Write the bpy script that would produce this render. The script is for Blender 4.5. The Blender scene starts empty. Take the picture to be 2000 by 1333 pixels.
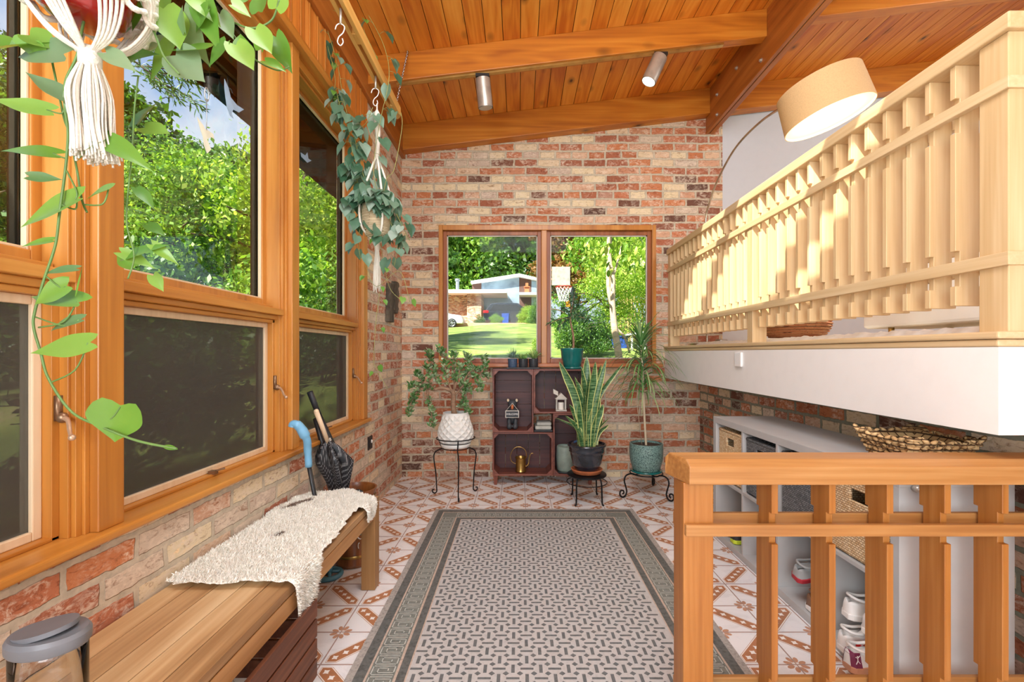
import bpy, bmesh, math, random
from math import sin, cos, pi, radians as rad, sqrt, atan2
from mathutils import Vector, Matrix, noise as mnoise
random.seed(7)
S = bpy.context.scene
COL = S.collection
# ------------------------------------------------------------ camera
F = 889.0; CX = 1014.0; CY = 690.0; H = 1.2          # pixels of a 2000x1333 frame
cd = bpy.data.cameras.new('camera'); cam = bpy.data.objects.new('camera', cd); COL.objects.link(cam)
cam.location = (0, 0, H); cam.rotation_euler = (rad(90), 0, 0)
cd.sensor_width = 36; cd.lens = 36*F/2000; cd.shift_x = -14/2000; cd.shift_y = 23.5/2000
cd.clip_start = .02; cd.clip_end = 300
S.camera = cam
S.view_settings.view_transform = 'Standard'; S.view_settings.look = 'None'
S.view_settings.exposure = 0.0; S.view_settings.gamma = 1; S.view_settings.use_curve_mapping = False
def P(x, y, D):                                       # a photo point at distance D into the room
    return Vector(((x-CX)*D/F, D, H+(CY-y)*D/F))
def c(r, g, b):
    f = lambda v: ((v/255+.055)/1.055)**2.4 if v > 10 else v/255/12.92
    return (f(r), f(g), f(b), 1)
# ------------------------------------------------------------ sky
W = bpy.data.worlds.new('sky'); S.world = W; W.use_nodes = True
nt = W.node_tree; nt.nodes.clear()
def wn(t, **k):
    n = nt.nodes.new(t)
    for a, b in k.items(): setattr(n, a, b)
    return n
tc = wn('ShaderNodeTexCoord'); sp = wn('ShaderNodeSeparateXYZ'); nt.links.new(tc.outputs['Generated'], sp.inputs[0])
r = wn('ShaderNodeValToRGB'); nt.links.new(sp.outputs['Z'], r.inputs[0])
r.color_ramp.elements[0].color = c(225, 238, 250); r.color_ramp.elements[1].color = c(110, 165, 232); r.color_ramp.elements[1].position = .7
nz = wn('ShaderNodeTexNoise'); nz.inputs['Scale'].default_value = 3.2; nz.inputs['Detail'].default_value = 6
nt.links.new(tc.outputs['Generated'], nz.inputs['Vector'])
r2 = wn('ShaderNodeValToRGB'); r2.color_ramp.elements[0].position = .52; r2.color_ramp.elements[1].position = .66
nt.links.new(nz.outputs['Fac'], r2.inputs[0])
mx = wn('ShaderNodeMix', data_type='RGBA'); nt.links.new(r2.outputs[0], mx.inputs[0]); nt.links.new(r.outputs[0], mx.inputs[6]); mx.inputs[7].default_value = (1, 1, 1, 1)
bg = wn('ShaderNodeBackground'); bg.inputs[1].default_value = 1.15; nt.links.new(mx.outputs[2], bg.inputs[0])
wo = wn('ShaderNodeOutputWorld'); nt.links.new(bg.outputs[0], wo.inputs[0])
# ------------------------------------------------------------ sun, and area fills added to brighten the room
SUN = Vector((.45, .55, -.65)).normalized()
sd = bpy.data.lights.new('sun', 'SUN'); sd.energy = 13.5; sd.angle = rad(.6); sd.color = (1, .95, .86)
so = bpy.data.objects.new('sun', sd); COL.objects.link(so); so.rotation_euler = SUN.to_track_quat('-Z', 'Y').to_euler(); so.location = (-6, -6, 9)
def area(name, loc, target, sx, sy, power, col=(1, .97, .92)):
    l = bpy.data.lights.new(name, 'AREA'); l.shape = 'RECTANGLE'; l.size = sx; l.size_y = sy; l.energy = power; l.color = col
    o = bpy.data.objects.new(name, l); COL.objects.link(o); o.location = loc
    o.rotation_euler = (Vector(target)-Vector(loc)).to_track_quat('-Z', 'Y').to_euler()
    return o
area('fill_rear', (-.1, -2.55, 1.75), (0, 4, 1.4), 2.2, 2.2, 64, (.88, .95, 1))  # added fill from behind the camera
area('fill_rear_right', (4.6, -1.2, 2.8), (1.6, 3.4, 2.2), 2.2, 1.6, 12, (.88, .95, 1))  # added weak fill from the right rear
area('fill_left', (-1.02, -1.3, 1.7), (1.5, 1.2, 1.3), 2.8, 1.8, 180, (.86, .94, 1))  # added main fill from the left, behind the camera
area('fill_overhead', (.1, 1.0, 3.3), (.15, 2.3, 0), 1.6, 1.2, 58, (.93, .96, 1))  # added overhead fill, aimed down at floor and rug
area('fill_upper_room', (4.2, 2.4, 3.7), (2.6, 3.2, 1.2), 1.6, 1.6, 60, (.95, .97, 1))  # added fill over the raised floor
S.cycles.max_bounces = 10; S.cycles.diffuse_bounces = 5; S.cycles.transparent_max_bounces = 24; S.cycles.glossy_bounces = 4
S.cycles.sample_clamp_indirect = 4; S.cycles.caustics_reflective = False; S.cycles.caustics_refractive = False
# ------------------------------------------------------------ node helpers
class NT:
    def __init__(s, m): s.t = m.node_tree
    def n(s, typ, ins=None, **k):
        x = s.t.nodes.new(typ)
        for a, b in k.items(): setattr(x, a, b)
        for a, b in (ins or {}).items():
            if hasattr(b, 'is_output') or isinstance(b, bpy.types.NodeSocket): s.t.links.new(b, x.inputs[a])
            else: x.inputs[a].default_value = b
        return x
    def math(s, op, a, b=None, cl=False):
        x = s.n('ShaderNodeMath', {0: a}, operation=op, use_clamp=cl)
        if b is not None:
            if isinstance(b, bpy.types.NodeSocket): s.t.links.new(b, x.inputs[1])
            else: x.inputs[1].default_value = b
        return x.outputs[0]
    def mix(s, f, a, b, bt='MIX'):
        x = s.n('ShaderNodeMix', {0: f, 6: a, 7: b}, data_type='RGBA', blend_type=bt); return x.outputs[2]
    def ramp(s, f, stops, interp='LINEAR'):
        x = s.n('ShaderNodeValToRGB', {0: f}); cr = x.color_ramp; cr.interpolation = interp
        while len(cr.elements) > 1: cr.elements.remove(cr.elements[-1])
        cr.elements[0].position = stops[0][0]; cr.elements[0].color = stops[0][1]
        for p, col in stops[1:]:
            e = cr.elements.new(p); e.color = col
        return x.outputs[0]
    def noise(s, vec, scale, detail=3, dist=0, rough=.5):
        x = s.n('ShaderNodeTexNoise', {'Vector': vec, 'Scale': scale, 'Detail': detail, 'Distortion': dist, 'Roughness': rough}); return x.outputs['Fac']
    def mapping(s, vec, sc=(1, 1, 1), loc=(0, 0, 0), rot=(0, 0, 0)):
        x = s.n('ShaderNodeMapping', {'Vector': vec, 'Scale': sc, 'Location': loc, 'Rotation': rot}); return x.outputs[0]
    def obj(s): return s.n('ShaderNodeTexCoord').outputs['Object']
    def bump(s, h, strength=.3, dist=.01):
        return s.n('ShaderNodeBump', {'Height': h, 'Strength': strength, 'Distance': dist}).outputs[0]
MATS = {}
def newmat(name):
    m = bpy.data.materials.new(name); m.use_nodes = True; m.node_tree.nodes.clear(); MATS[name] = m
    T = NT(m); b = T.n('ShaderNodeBsdfPrincipled'); o = T.n('ShaderNodeOutputMaterial', {0: b.outputs[0]})
    return m, T, b, o
def plain(name, col, rough=.5, metal=0, var=.12, scale=14, bump=0, bs=60, emit=0, coat=0):
    m, T, b, o = newmat(name)
    v = T.obj(); n = T.noise(v, scale, 4)
    dark = tuple(x*(1-var*2) for x in col[:3])+(1,); lite = tuple(min(1, x*(1+var)) for x in col[:3])+(1,)
    T.t.links.new(T.ramp(n, [(.3, dark), (.5, col), (.72, lite)]), b.inputs['Base Color'])
    b.inputs['Roughness'].default_value = rough; b.inputs['Metallic'].default_value = metal
    if coat: b.inputs['Coat Weight'].default_value = coat; b.inputs['Coat Roughness'].default_value = .1
    if bump: T.t.links.new(T.bump(T.noise(v, bs, 3), bump, .004), b.inputs['Normal'])
    if emit: b.inputs['Emission Color'].default_value = col; b.inputs['Emission Strength'].default_value = emit
    return m
def wood(name, cs, axis='z', sc=1.0, knots=0, boards=None, rough=.42, rand=True, gap=None, fine=.35, coat=0, lines=.0):
    """cs: three colours, dark to light; axis: grain direction; boards=(axis index, width): a tone per board"""
    m, T, b, o = newmat(name)
    v = T.obj()
    if rand:
        r = T.n('ShaderNodeObjectInfo').outputs['Random']
        v = T.n('ShaderNodeVectorMath', {0: v, 1: T.n('ShaderNodeCombineXYZ', {0: T.math('MULTIPLY', r, 7.3), 1: T.math('MULTIPLY', r, 13.1), 2: T.math('MULTIPLY', r, 5.7)}).outputs[0]}, operation='ADD').outputs[0]
    tone = None
    if boards:
        ax, w, off = boards if len(boards) == 3 else (*boards, 0)
        s = T.n('ShaderNodeSeparateXYZ', {0: v})
        idx = T.math('FLOOR', T.math('DIVIDE', T.math('SUBTRACT', s.outputs[ax], off), w))
        wnz = T.n('ShaderNodeTexWhiteNoise', {'W': idx}, noise_dimensions='1D')
        tone = wnz.outputs['Value']
        v = T.n('ShaderNodeVectorMath', {0: v, 1: T.n('ShaderNodeVectorMath', {0: wnz.outputs['Color'], 'Scale': 9.0}, operation='SCALE').outputs[0]}, operation='ADD').outputs[0]
    i = 'xyz'.index(axis)
    s1 = [9*sc]*3; s1[i] = .9*sc
    s2 = [70*sc]*3; s2[i] = 2.2*sc
    n1 = T.noise(T.mapping(v, s1), 1, 3, .9)
    n2 = T.noise(T.mapping(v, s2), 1, 3, .3)
    f = T.math('ADD', T.math('MULTIPLY', n1, 1-fine), T.math('MULTIPLY', n2, fine))
    if lines:
        s3 = [5*sc]*3; s3[i] = .5*sc
        big = T.noise(T.mapping(v, s3), 1, 2, .4)
        rings = T.math('SINE', T.math('MULTIPLY', big, 60))
        f = T.math('ADD', f, T.math('MULTIPLY', rings, lines))
    if tone is not None: f = T.math('ADD', f, T.math('MULTIPLY', T.math('SUBTRACT', tone, .5), .24))
    col = T.ramp(f, [(.3, cs[0]), (.5, cs[1]), (.72, cs[2])])
    if knots:
        s4 = [3.4]*3; s4[i] = 2.0
        vo = T.n('ShaderNodeTexVoronoi', {'Vector': T.mapping(v, s4), 'Scale': knots, 'Randomness': 1})
        d = vo.outputs['Distance']
        k = T.ramp(d, [(.035, (0, 0, 0, 1)), (.075, (1, 1, 1, 1))])
        kk = T.ramp(d, [(.04, (.35, .35, .35, 1)), (.20, (1, 1, 1, 1))])
        dk = tuple(x*.13 for x in cs[0][:3])+(1,)
        col = T.mix(1.0, col, kk, 'MULTIPLY'); col = T.mix(k, dk, col)
    T.t.links.new(col, b.inputs['Base Color'])
    b.inputs['Roughness'].default_value = rough
    if coat: b.inputs['Coat Weight'].default_value = coat; b.inputs['Coat Roughness'].default_value = .15
    T.t.links.new(T.bump(n2, .12, .003), b.inputs['Normal'])
    return m
def brick(name, plane, u0=0, z0=0, white=.0, dark=0.0, mortar=(208, 194, 170)):
    m, T, b, o = newmat(name)
    v = T.obj(); s = T.n('ShaderNodeSeparateXYZ', {0: v})
    u = s.outputs[0 if plane == 'x' else 1]
    uv = T.n('ShaderNodeCombineXYZ', {0: T.math('ADD', u, u0), 1: T.math('ADD', s.outputs[2], z0), 2: 0.0}).outputs[0]
    wob = T.n('ShaderNodeTexNoise', {'Vector': v, 'Scale': 22.0, 'Detail': 3.0})
    wv = T.n('ShaderNodeVectorMath', {0: T.n('ShaderNodeVectorMath', {0: wob.outputs['Color'], 1: (.5, .5, .5)}, operation='SUBTRACT').outputs[0], 'Scale': .017}, operation='SCALE').outputs[0]
    wob2 = T.n('ShaderNodeTexNoise', {'Vector': v, 'Scale': 2.2, 'Detail': 1.0})
    wv2 = T.n('ShaderNodeVectorMath', {0: T.n('ShaderNodeVectorMath', {0: wob2.outputs['Color'], 1: (.5, .5, .5)}, operation='SUBTRACT').outputs[0], 'Scale': .03}, operation='SCALE').outputs[0]
    uv = T.n('ShaderNodeVectorMath', {0: T.n('ShaderNodeVectorMath', {0: uv, 1: wv}, operation='ADD').outputs[0], 1: wv2}, operation='ADD').outputs[0]
    bt = T.n('ShaderNodeTexBrick', {'Vector': uv, 'Color1': (0, 0, 0, 1), 'Color2': (1, 1, 1, 1), 'Mortar': (.5, .5, .5, 1), 'Scale': 1.0, 'Mortar Size': .0105, 'Mortar Smooth': .25, 'Bias': 0.0, 'Brick Width': .222, 'Row Height': .0775})
    bt.offset = .5; bt.squash = .72; bt.squash_frequency = 5
    tone = T.math('ADD', bt.outputs['Color'], dark*-1+white*.35)
    col = T.ramp(tone, [(0, c(92, 64, 52)), (.09, c(122, 78, 60)), (.13, c(158, 94, 68)), (.28, c(172, 102, 72)), (.31, c(200, 126, 80)), (.42, c(188, 114, 80)), (.45, c(204, 158, 128)), (.56, c(212, 172, 142)), (.60, c(218, 194, 160)), (.70, c(226, 208, 172)), (.76, c(222, 200, 162)), (.79, c(186, 114, 76)), (.9, c(168, 98, 68)), (.94, c(198, 176, 158)), (1, c(208, 190, 168))])
    # lime-wash blotches, chips, pores
    n1 = T.noise(v, 7, 6, .8, .7); n2 = T.noise(T.mapping(v, (1, 1, 1.9)), 24, 6, 1.0, .75); n3 = T.noise(v, 130, 3)
    lime = T.ramp(n1, [(.44-.12*white, (0, 0, 0, 1)), (.58-.12*white, (.9, .9, .9, 1))])
    lime2 = T.ramp(n2, [(.46, (0, 0, 0, 1)), (.56, (1, 1, 1, 1))])
    red = T.ramp(T.noise(T.mapping(v, (1, 1, 2.4)), 17, 5, 1.4, .7), [(.36, (.62, .5, .44, 1)), (.46, (1, 1, 1, 1)), (.60, (1, 1, 1, 1)), (.70, (1.25, 1.12, 1.0, 1))])
    col = T.mix(1.0, col, red, 'MULTIPLY')
    col = T.mix(T.math('MULTIPLY', T.math('MULTIPLY', lime, lime2), .75), col, c(232, 214, 192))
    chip = T.ramp(n2, [(.30, (.55, .5, .5, 1)), (.42, (1, 1, 1, 1))])
    col = T.mix(.8, col, chip, 'MULTIPLY')
    mcol = T.ramp(T.noise(v, 40, 4), [(.3, c(*[int(q*.86) for q in mortar])), (.7, c(*mortar))])
    col = T.mix(bt.outputs['Fac'], col, mcol)
    T.t.links.new(col, b.inputs['Base Color']); b.inputs['Roughness'].default_value = .85
    h = T.math('ADD', T.math('MULTIPLY', T.math('SUBTRACT', 1.0, bt.outputs['Fac']), 1.0), T.math('MULTIPLY', n2, .35))
    h = T.math('ADD', h, T.math('MULTIPLY', n3, .12))
    T.t.links.new(T.bump(h, .75, .008), b.inputs['Normal'])
    return m
def leafmat(name, cols, gloss=.4, trans=.25, obj=False):
    m, T, b, o = newmat(name)
    r = T.n('ShaderNodeNewGeometry').outputs['Random Per Island']
    n = T.noise(T.obj(), 35, 2)
    f = T.math('ADD', T.math('MULTIPLY', r, .8), T.math('MULTIPLY', n, .2))
    k = len(cols)
    col = T.ramp(f, [(i/(k-1)*.9+.05, q) for i, q in enumerate(cols)])
    T.t.links.new(col, b.inputs['Base Color']); b.inputs['Roughness'].default_value = gloss
    tr = T.n('ShaderNodeBsdfTranslucent', {0: T.mix(1.0, col, (1.3, 1.25, .55, 1), 'MULTIPLY')})
    T.t.links.new(T.n('ShaderNodeMixShader', {0: trans, 1: b.outputs[0], 2: tr.outputs[0]}).outputs[0], o.inputs[0])
    return m
# ------------------------------------------------------------ mesh helpers
class MB:
    def __init__(s): s.v = []; s.f = []; s.m = []; s.mi = 0
    def add(s, vs, fs, mi=None):
        k = len(s.v); s.v += [tuple(p) for p in vs]
        s.f += [tuple(i+k for i in f) for f in fs]; s.m += [s.mi if mi is None else mi]*len(fs); return s
    def box(s, x0, x1, y0, y1, z0, z1, mi=None):
        return s.add([(x, y, z) for z in (z0, z1) for y in (y0, y1) for x in (x0, x1)],
                     [(0, 2, 3, 1), (4, 5, 7, 6), (0, 1, 5, 4), (2, 6, 7, 3), (0, 4, 6, 2), (1, 3, 7, 5)], mi)
    def hexa(s, p, mi=None):   # 8 points: bottom 4 ccw, top 4 ccw
        return s.add(p, [(3, 2, 1, 0), (4, 5, 6, 7), (0, 1, 5, 4), (1, 2, 6, 5), (2, 3, 7, 6), (3, 0, 4, 7)], mi)
    def poly(s, pts, mi=None): return s.add(pts, [tuple(range(len(pts)))], mi)
    def prism(s, pts, d, mi=None):   # planar outline extruded by vector d
        n = len(pts); a = [Vector(p) for p in pts]; d = Vector(d)
        return s.add(a+[p+d for p in a], [tuple(range(n))[::-1], tuple(range(n, 2*n))]+[(i, (i+1) % n, n+(i+1) % n, n+i) for i in range(n)], mi)
    def lathe(s, prof, cx=0, cy=0, n=32, mi=None, capb=True, capt=False):
        vs = [(cx+r*cos(2*pi*i/n), cy+r*sin(2*pi*i/n), z) for r, z in prof for i in range(n)]
        fs = [(j*n+i, j*n+(i+1) % n, (j+1)*n+(i+1) % n, (j+1)*n+i) for j in range(len(prof)-1) for i in range(n)]
        if capb: fs.append(tuple(range(n))[::-1])
        if capt: fs.append(tuple((len(prof)-1)*n+i for i in range(n)))
        return s.add(vs, fs, mi)
    def tube(s, pts, r, n=8, mi=None, closed=False, caps=True):
        pts = [Vector(p) for p in pts]; N = len(pts)
        rs = r if isinstance(r, (list, tuple)) else [r]*N
        up = None; vs = []
        for i, p in enumerate(pts):
            if closed: t = pts[(i+1) % N]-pts[i-1]
            else: t = pts[min(i+1, N-1)]-pts[max(i-1, 0)]
            t = t.normalized() if t.length > 1e-9 else Vector((0, 0, 1))
            if up is None: up = t.orthogonal().normalized()
            up = (up-t*up.dot(t)); up = up.normalized() if up.length > 1e-6 else t.orthogonal().normalized()
            w = t.cross(up)
            vs += [p+(up*cos(2*pi*k/n)+w*sin(2*pi*k/n))*rs[i] for k in range(n)]
        fs = []
        for j in range(N if closed else N-1):
            a = j*n; b_ = ((j+1) % N)*n
            fs += [(a+k, a+(k+1) % n, b_+(k+1) % n, b_+k) for k in range(n)]
        if caps and not closed: fs += [tuple(range(n))[::-1], tuple((N-1)*n+k for k in range(n))]
        return s.add(vs, fs, mi)
    def ball(s, ctr, rx, ry=None, rz=None, n=12, k=8, mi=None, M=None):
        ry = rx if ry is None else ry; rz = rx if rz is None else rz
        vs = []; ctr = Vector(ctr)
        for j in range(k+1):
            a = pi*j/k
            for i in range(n):
                q = Vector((rx*sin(a)*cos(2*pi*i/n), ry*sin(a)*sin(2*pi*i/n), rz*cos(a)))
                if M: q = M @ q
                vs.append(ctr+q)
        fs = [(j*n+i, (j+1)*n+i, (j+1)*n+(i+1) % n, j*n+(i+1) % n) for j in range(k) for i in range(n)]
        return s.add(vs, fs, mi)
    def leaf(s, base, d, nrm, L, Wd, curl=.25, fold=.25, shape='heart', seg=6, mi=None):
        d = Vector(d).normalized(); nrm = Vector(nrm); nrm = nrm-d*nrm.dot(d)
        nrm = nrm.normalized() if nrm.length > 1e-5 else d.orthogonal().normalized()
        w = d.cross(nrm); base = Vector(base); vs = []; fs = []
        for j in range(seg+1):
            t = j/seg
            if shape == 'heart':
                tb = [.60, .95, 1, .84, .56, .26, 0]; q_ = min(5, int(t*6)); f_ = t*6-q_
                p0, p1, p2, p3 = tb[max(0, q_-1)], tb[q_], tb[q_+1], tb[min(6, q_+2)]
                hw = max(0, .5*(2*p1+(p2-p0)*f_+(2*p0-5*p1+4*p2-p3)*f_*f_+(3*p1-p0-3*p2+p3)*f_**3)) if q_ else .60+.35*sin(pi/2*f_)
            elif shape == 'oval': hw = max(0, sin(pi*(t*.96+.02)))**.75
            elif shape == 'strap': hw = min(1, .55+t*1.4)*(1-max(0, t-.72)/.28)**.8 if t < 1 else 0
            else: hw = (1-t)**.6*min(1, .3+3*t)
            hw *= Wd/2
            b_ = curl*t*t
            tt = t-(.0 if shape != 'heart' else 0)
            c0 = base+d*(L*tt*(1-.25*abs(curl)*t))-nrm*(L*b_)
            back = L*.15*max(0, 1-t*4) if shape == 'heart' else 0
            vs += [c0-w*hw-d*back+nrm*hw*fold, c0-w*hw*.5-d*back*.7+nrm*hw*fold*.35, c0, c0+w*hw*.5-d*back*.7+nrm*hw*fold*.35, c0+w*hw-d*back+nrm*hw*fold]
        for j in range(seg):
            for k in range(4):
                a = j*5+k; fs.append((a, a+1, a+6, a+5))
        return s.add(vs, fs, mi)
    def build(s, name, mats, parent=None, smooth=False, bevel=0, loc=None, seg=2, auto=None):
        if not isinstance(mats, (list, tuple)): mats = [mats]
        me = bpy.data.meshes.new(name)
        off = wloc(parent) if parent else Vector(loc or (0, 0, 0))
        me.from_pydata([(p[0]-off[0], p[1]-off[1], p[2]-off[2]) for p in s.v], [], s.f)
        for m in mats: me.materials.append(MATS[m] if isinstance(m, str) else m)
        me.polygons.foreach_set('material_index', s.m)
        if smooth: me.polygons.foreach_set('use_smooth', [True]*len(s.f))
        me.update()
        o = bpy.data.objects.new(name, me); COL.objects.link(o)
        if parent: o.parent = parent
        else: o.location = off
        if bevel:
            b_ = o.modifiers.new('bevel', 'BEVEL'); b_.width = bevel; b_.segments = seg; b_.limit_method = 'ANGLE'; b_.angle_limit = rad(40)
            b_.harden_normals = False
        if auto:
            try: me.set_sharp_from_angle(angle=rad(auto))
            except Exception: pass
        return o
def wloc(o):
    v = Vector(o.location)
    while o.parent: o = o.parent; v = v+Vector(o.location)
    return v
def tag(o, label=None, cat=None, group=None, kind=None):
    if label: o['label'] = label
    if cat: o['category'] = cat
    if group: o['group'] = group
    if kind: o['kind'] = kind
    return o
def thing(name, label, cat, loc=(0, 0, 0), group=None, kind=None):
    o = bpy.data.objects.new(name, None); COL.objects.link(o); o.location = loc; o.empty_display_size = .1
    return tag(o, label, cat, group, kind)
def struct(o): o['kind'] = 'structure'; return o
def copy_tree(o, parent=None, loc=None):
    q = o.copy(); COL.objects.link(q)
    if parent: q.parent = parent
    if loc is not None: q.location = loc
    for ch in list(o.children): copy_tree(ch, q)
    return q
def spline(pts, n=8):
    pts = [Vector(p) for p in pts]; out = []
    for i in range(len(pts)-1):
        p0 = pts[max(i-1, 0)]; p1 = pts[i]; p2 = pts[i+1]; p3 = pts[min(i+2, len(pts)-1)]
        for k in range(n):
            t = k/n
            out.append(.5*((2*p1)+(p2-p0)*t+(2*p0-5*p1+4*p2-p3)*t*t+(3*p1-p0-3*p2+p3)*t**3))
    return out+[pts[-1]]
def text_mesh(name, body, size, mat, M, parent, depth=.0006):
    cu = bpy.data.curves.new(name, 'FONT'); cu.body = body; cu.size = size; cu.extrude = depth; cu.align_x = 'CENTER'; cu.align_y = 'CENTER'
    o = bpy.data.objects.new(name, cu); COL.objects.link(o)
    dg = bpy.context.evaluated_depsgraph_get(); me = bpy.data.meshes.new_from_object(o.evaluated_get(dg))
    bpy.data.objects.remove(o)
    me.transform(M); me.transform(Matrix.Translation(-wloc(parent)))
    me.materials.clear(); me.materials.append(MATS[mat])
    q = bpy.data.objects.new(name, me); COL.objects.link(q); q.parent = parent; return q
# ------------------------------------------------------------ materials
OR = (c(188, 100, 26), c(214, 132, 42), c(228, 156, 64))
wood('pine_boards', OR, 'y', 1.0, knots=1.5, boards=(0, .126, -1.25), rough=.38, rand=False, lines=.06, fine=.3)
wood('beam_wood', (c(158, 86, 24), c(190, 114, 34), c(212, 142, 54)), 'x', .8, knots=1.3, rough=.4, fine=.3, lines=.05)
wood('beam_wood_y', (c(138, 78, 30), c(168, 100, 40), c(188, 122, 56)), 'y', .8, knots=.5, rough=.4, fine=.3, lines=.05)
wood('panel_boards', (c(178, 98, 34), c(212, 132, 52), c(226, 154, 74)), 'z', .9, boards=(1, .1, 0), rand=False, rough=.42)
wood('trim_wood_z', (c(156, 92, 34), c(188, 122, 48), c(208, 148, 72)), 'z', .8, rough=.36, fine=.3, coat=.15)
wood('trim_wood_y', (c(158, 94, 34), c(190, 124, 48), c(210, 150, 72)), 'y', .8, rough=.36, fine=.3, coat=.15)
wood('trim_wood_x', (c(160, 88, 44), c(190, 114, 62), c(206, 136, 80)), 'x', .8, rough=.36, fine=.3)
wood('trim_dark_z', (c(110, 58, 28), c(150, 84, 44), c(176, 108, 62)), 'z', .8, rough=.4, fine=.3)
wood('sash_cream', (c(206, 176, 138), c(222, 196, 160), c(232, 212, 182)), 'z', .8, rough=.45)
wood('oak_pale_z', (c(194, 160, 112), c(208, 178, 132), c(220, 196, 154)), 'z', 1.0, rough=.45, fine=.45)
wood('oak_pale_y', (c(194, 162, 116), c(208, 180, 136), c(222, 198, 158)), 'y', 1.0, rough=.45, fine=.45)
wood('oak_amber_z', (c(142, 84, 28), c(166, 106, 44), c(182, 126, 64)), 'z', 1.0, rough=.42, fine=.5)
wood('oak_amber_x', (c(144, 92, 44), c(172, 120, 64), c(190, 144, 90)), 'x', 1.0, rough=.42, fine=.5)
wood('teak', (c(146, 108, 68), c(190, 152, 106), c(214, 184, 140)), 'y', .8, boards=(0, .079, -.2), rough=.45, lines=.05, rand=False)
wood('teak_z', (c(130, 92, 50), c(160, 118, 70), c(180, 138, 88)), 'z', .8, rough=.5)
wood('teak_y', (c(150, 104, 58), c(186, 138, 86), c(204, 160, 108)), 'y', .8, rough=.45)
wood('crate_dark', (c(64, 34, 22), c(112, 66, 44), c(140, 88, 60)), 'y', 1.0, rough=.42)
wood('mahogany', (c(76, 36, 30), c(116, 62, 48), c(146, 86, 66)), 'x', 1.2, rough=.45)
wood('mahogany_z', (c(76, 36, 30), c(116, 62, 48), c(146, 86, 66)), 'z', 1.2, rough=.45)
wood('mahogany_shaded_back', (c(42, 18, 20), c(70, 34, 34), c(98, 52, 46)), 'x', 1.2, rough=.5)  # back slats toned darker to carry the shade inside the crates
wood('bark', (c(46, 42, 36), c(88, 80, 68), c(120, 112, 96)), 'z', 1.5, rough=.9)
wood('lacquer_barrel', (c(96, 52, 22), c(140, 82, 38), c(160, 100, 52)), 'z', 1.0, rough=.3, coat=.3)
wood('bamboo_stem', (c(170, 140, 80), c(200, 172, 110), c(214, 192, 140)), 'z', 1.0, rough=.5)
brick('brick_back', 'x', .05, .02)
brick('brick_left', 'y', .09, .03, white=.35)
brick('brick_right', 'y', .0, .03, dark=.02, mortar=(150, 150, 130))
plain('eave_black', c(11, 10, 9), .7); plain('soffit_dark', c(46, 40, 36), .7)
plain('wall_white', c(236, 233, 228), .7, var=.01); plain('wall_grey', c(196, 199, 205), .7, var=.01)
plain('shelf_grey', c(184, 184, 182), .45, var=.02); plain('shelf_edge', c(206, 204, 200), .45, var=.02)
plain('concrete', c(170, 168, 160), .8)
plain('iron', c(28, 28, 30), .4, .6, var=.1); plain('chrome', c(205, 205, 205), .22, 1); plain('nickel', c(190, 184, 174), .35, .6)
plain('bronze', c(140, 110, 84), .35, .7); plain('bronze_pale', c(204, 170, 140), .35, .5); plain('brass', c(186, 150, 84), .28, .9)
plain('silver_pole', c(190, 176, 158), .25, .9); plain('gold', c(200, 164, 96), .3, .9)
plain('black_plastic', c(26, 26, 28), .4, var=.05); plain('white_plastic', c(240, 240, 238), .4, var=.01); plain('grey_plastic', c(112, 115, 120), .4, var=.03)
plain('cane_blue', c(116, 172, 206), .35, var=.04); plain('base_blue', c(78, 132, 150), .4)
plain('rope_white', c(238, 232, 220), .9, var=.05, bump=.6, bs=220)
plain('red_glaze', c(150, 24, 16), .15, coat=.6); plain('teal_glaze', c(24, 108, 104), .16, var=.15, scale=9, coat=.6)
plain('navy_glaze', c(40, 44, 52), .16, var=.5, scale=10, coat=.7); plain('terracotta', c(200, 116, 72), .7); plain('soil', c(70, 54, 42), .95, bump=1, bs=120)
plain('pot_white', c(228, 228, 222), .5, var=.03); plain('pot_sage', c(140, 154, 142), .5, bump=.5, bs=60); plain('slate', c(64, 68, 72), .5)
plain('pot_blue', c(66, 88, 116), .5, var=.3, scale=180); plain('pot_black', c(52, 54, 58), .45, var=.4, scale=160)
plain('wool', c(255, 252, 244), .95, var=.01, scale=9); plain('carpet_white', c(226, 226, 222), .95, var=.05, scale=40)
plain('bark_pale', c(214, 186, 154), .8, var=.12, scale=20); plain('trunk', c(92, 78, 60), .9, var=.25, scale=12); plain('stem_brown', c(150, 118, 92), .7, var=.2, scale=30)
plain('stem_green', c(96, 128, 64), .5); plain('stem_tan', c(206, 190, 160), .6); plain('vine_olive', c(150, 150, 84), .5); plain('vine_brown', c(122, 96, 78), .6)
plain('candle', c(244, 238, 226), .5, var=.01); plain('lantern_white', c(206, 200, 188), .5)
plain('linen_shade', c(200, 166, 120), .9, var=.05, scale=160); plain('hay_cloth', c(178, 178, 168), .9)
plain('glass_bulb', c(255, 244, 214), .5, emit=3.0, var=0)
plain('shade_inside', c(255, 232, 186), .6, var=0, emit=.28)
plain('car_paint', c(38, 44, 54), .2, .3, coat=.6); plain('car_white', c(226, 230, 232), .25); plain('tyre', c(22, 22, 22), .8); plain('rim', c(170, 172, 176), .3, .8)
plain('tail_red', c(200, 24, 30), .3); plain('bin_blue', c(40, 76, 160), .45); plain('bin_black', c(40, 42, 46), .5); plain('orange_plastic', c(220, 140, 30), .5)
plain('stone', c(150, 140, 126), .85, var=.25, scale=9); plain('fascia_white', c(244, 244, 242), .6, var=.01); plain('brown_wall', c(96, 66, 56), .7)
plain('galvanised', c(190, 196, 200), .35, .7); plain('reflection_blue', c(150, 172, 190), .12, .1, var=.2, scale=1.2); plain('driveway', c(206, 160, 130), .9)  # bluish tone stands in for a window reflection
plain('ribbon_orange', c(214, 130, 60), .6)
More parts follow.
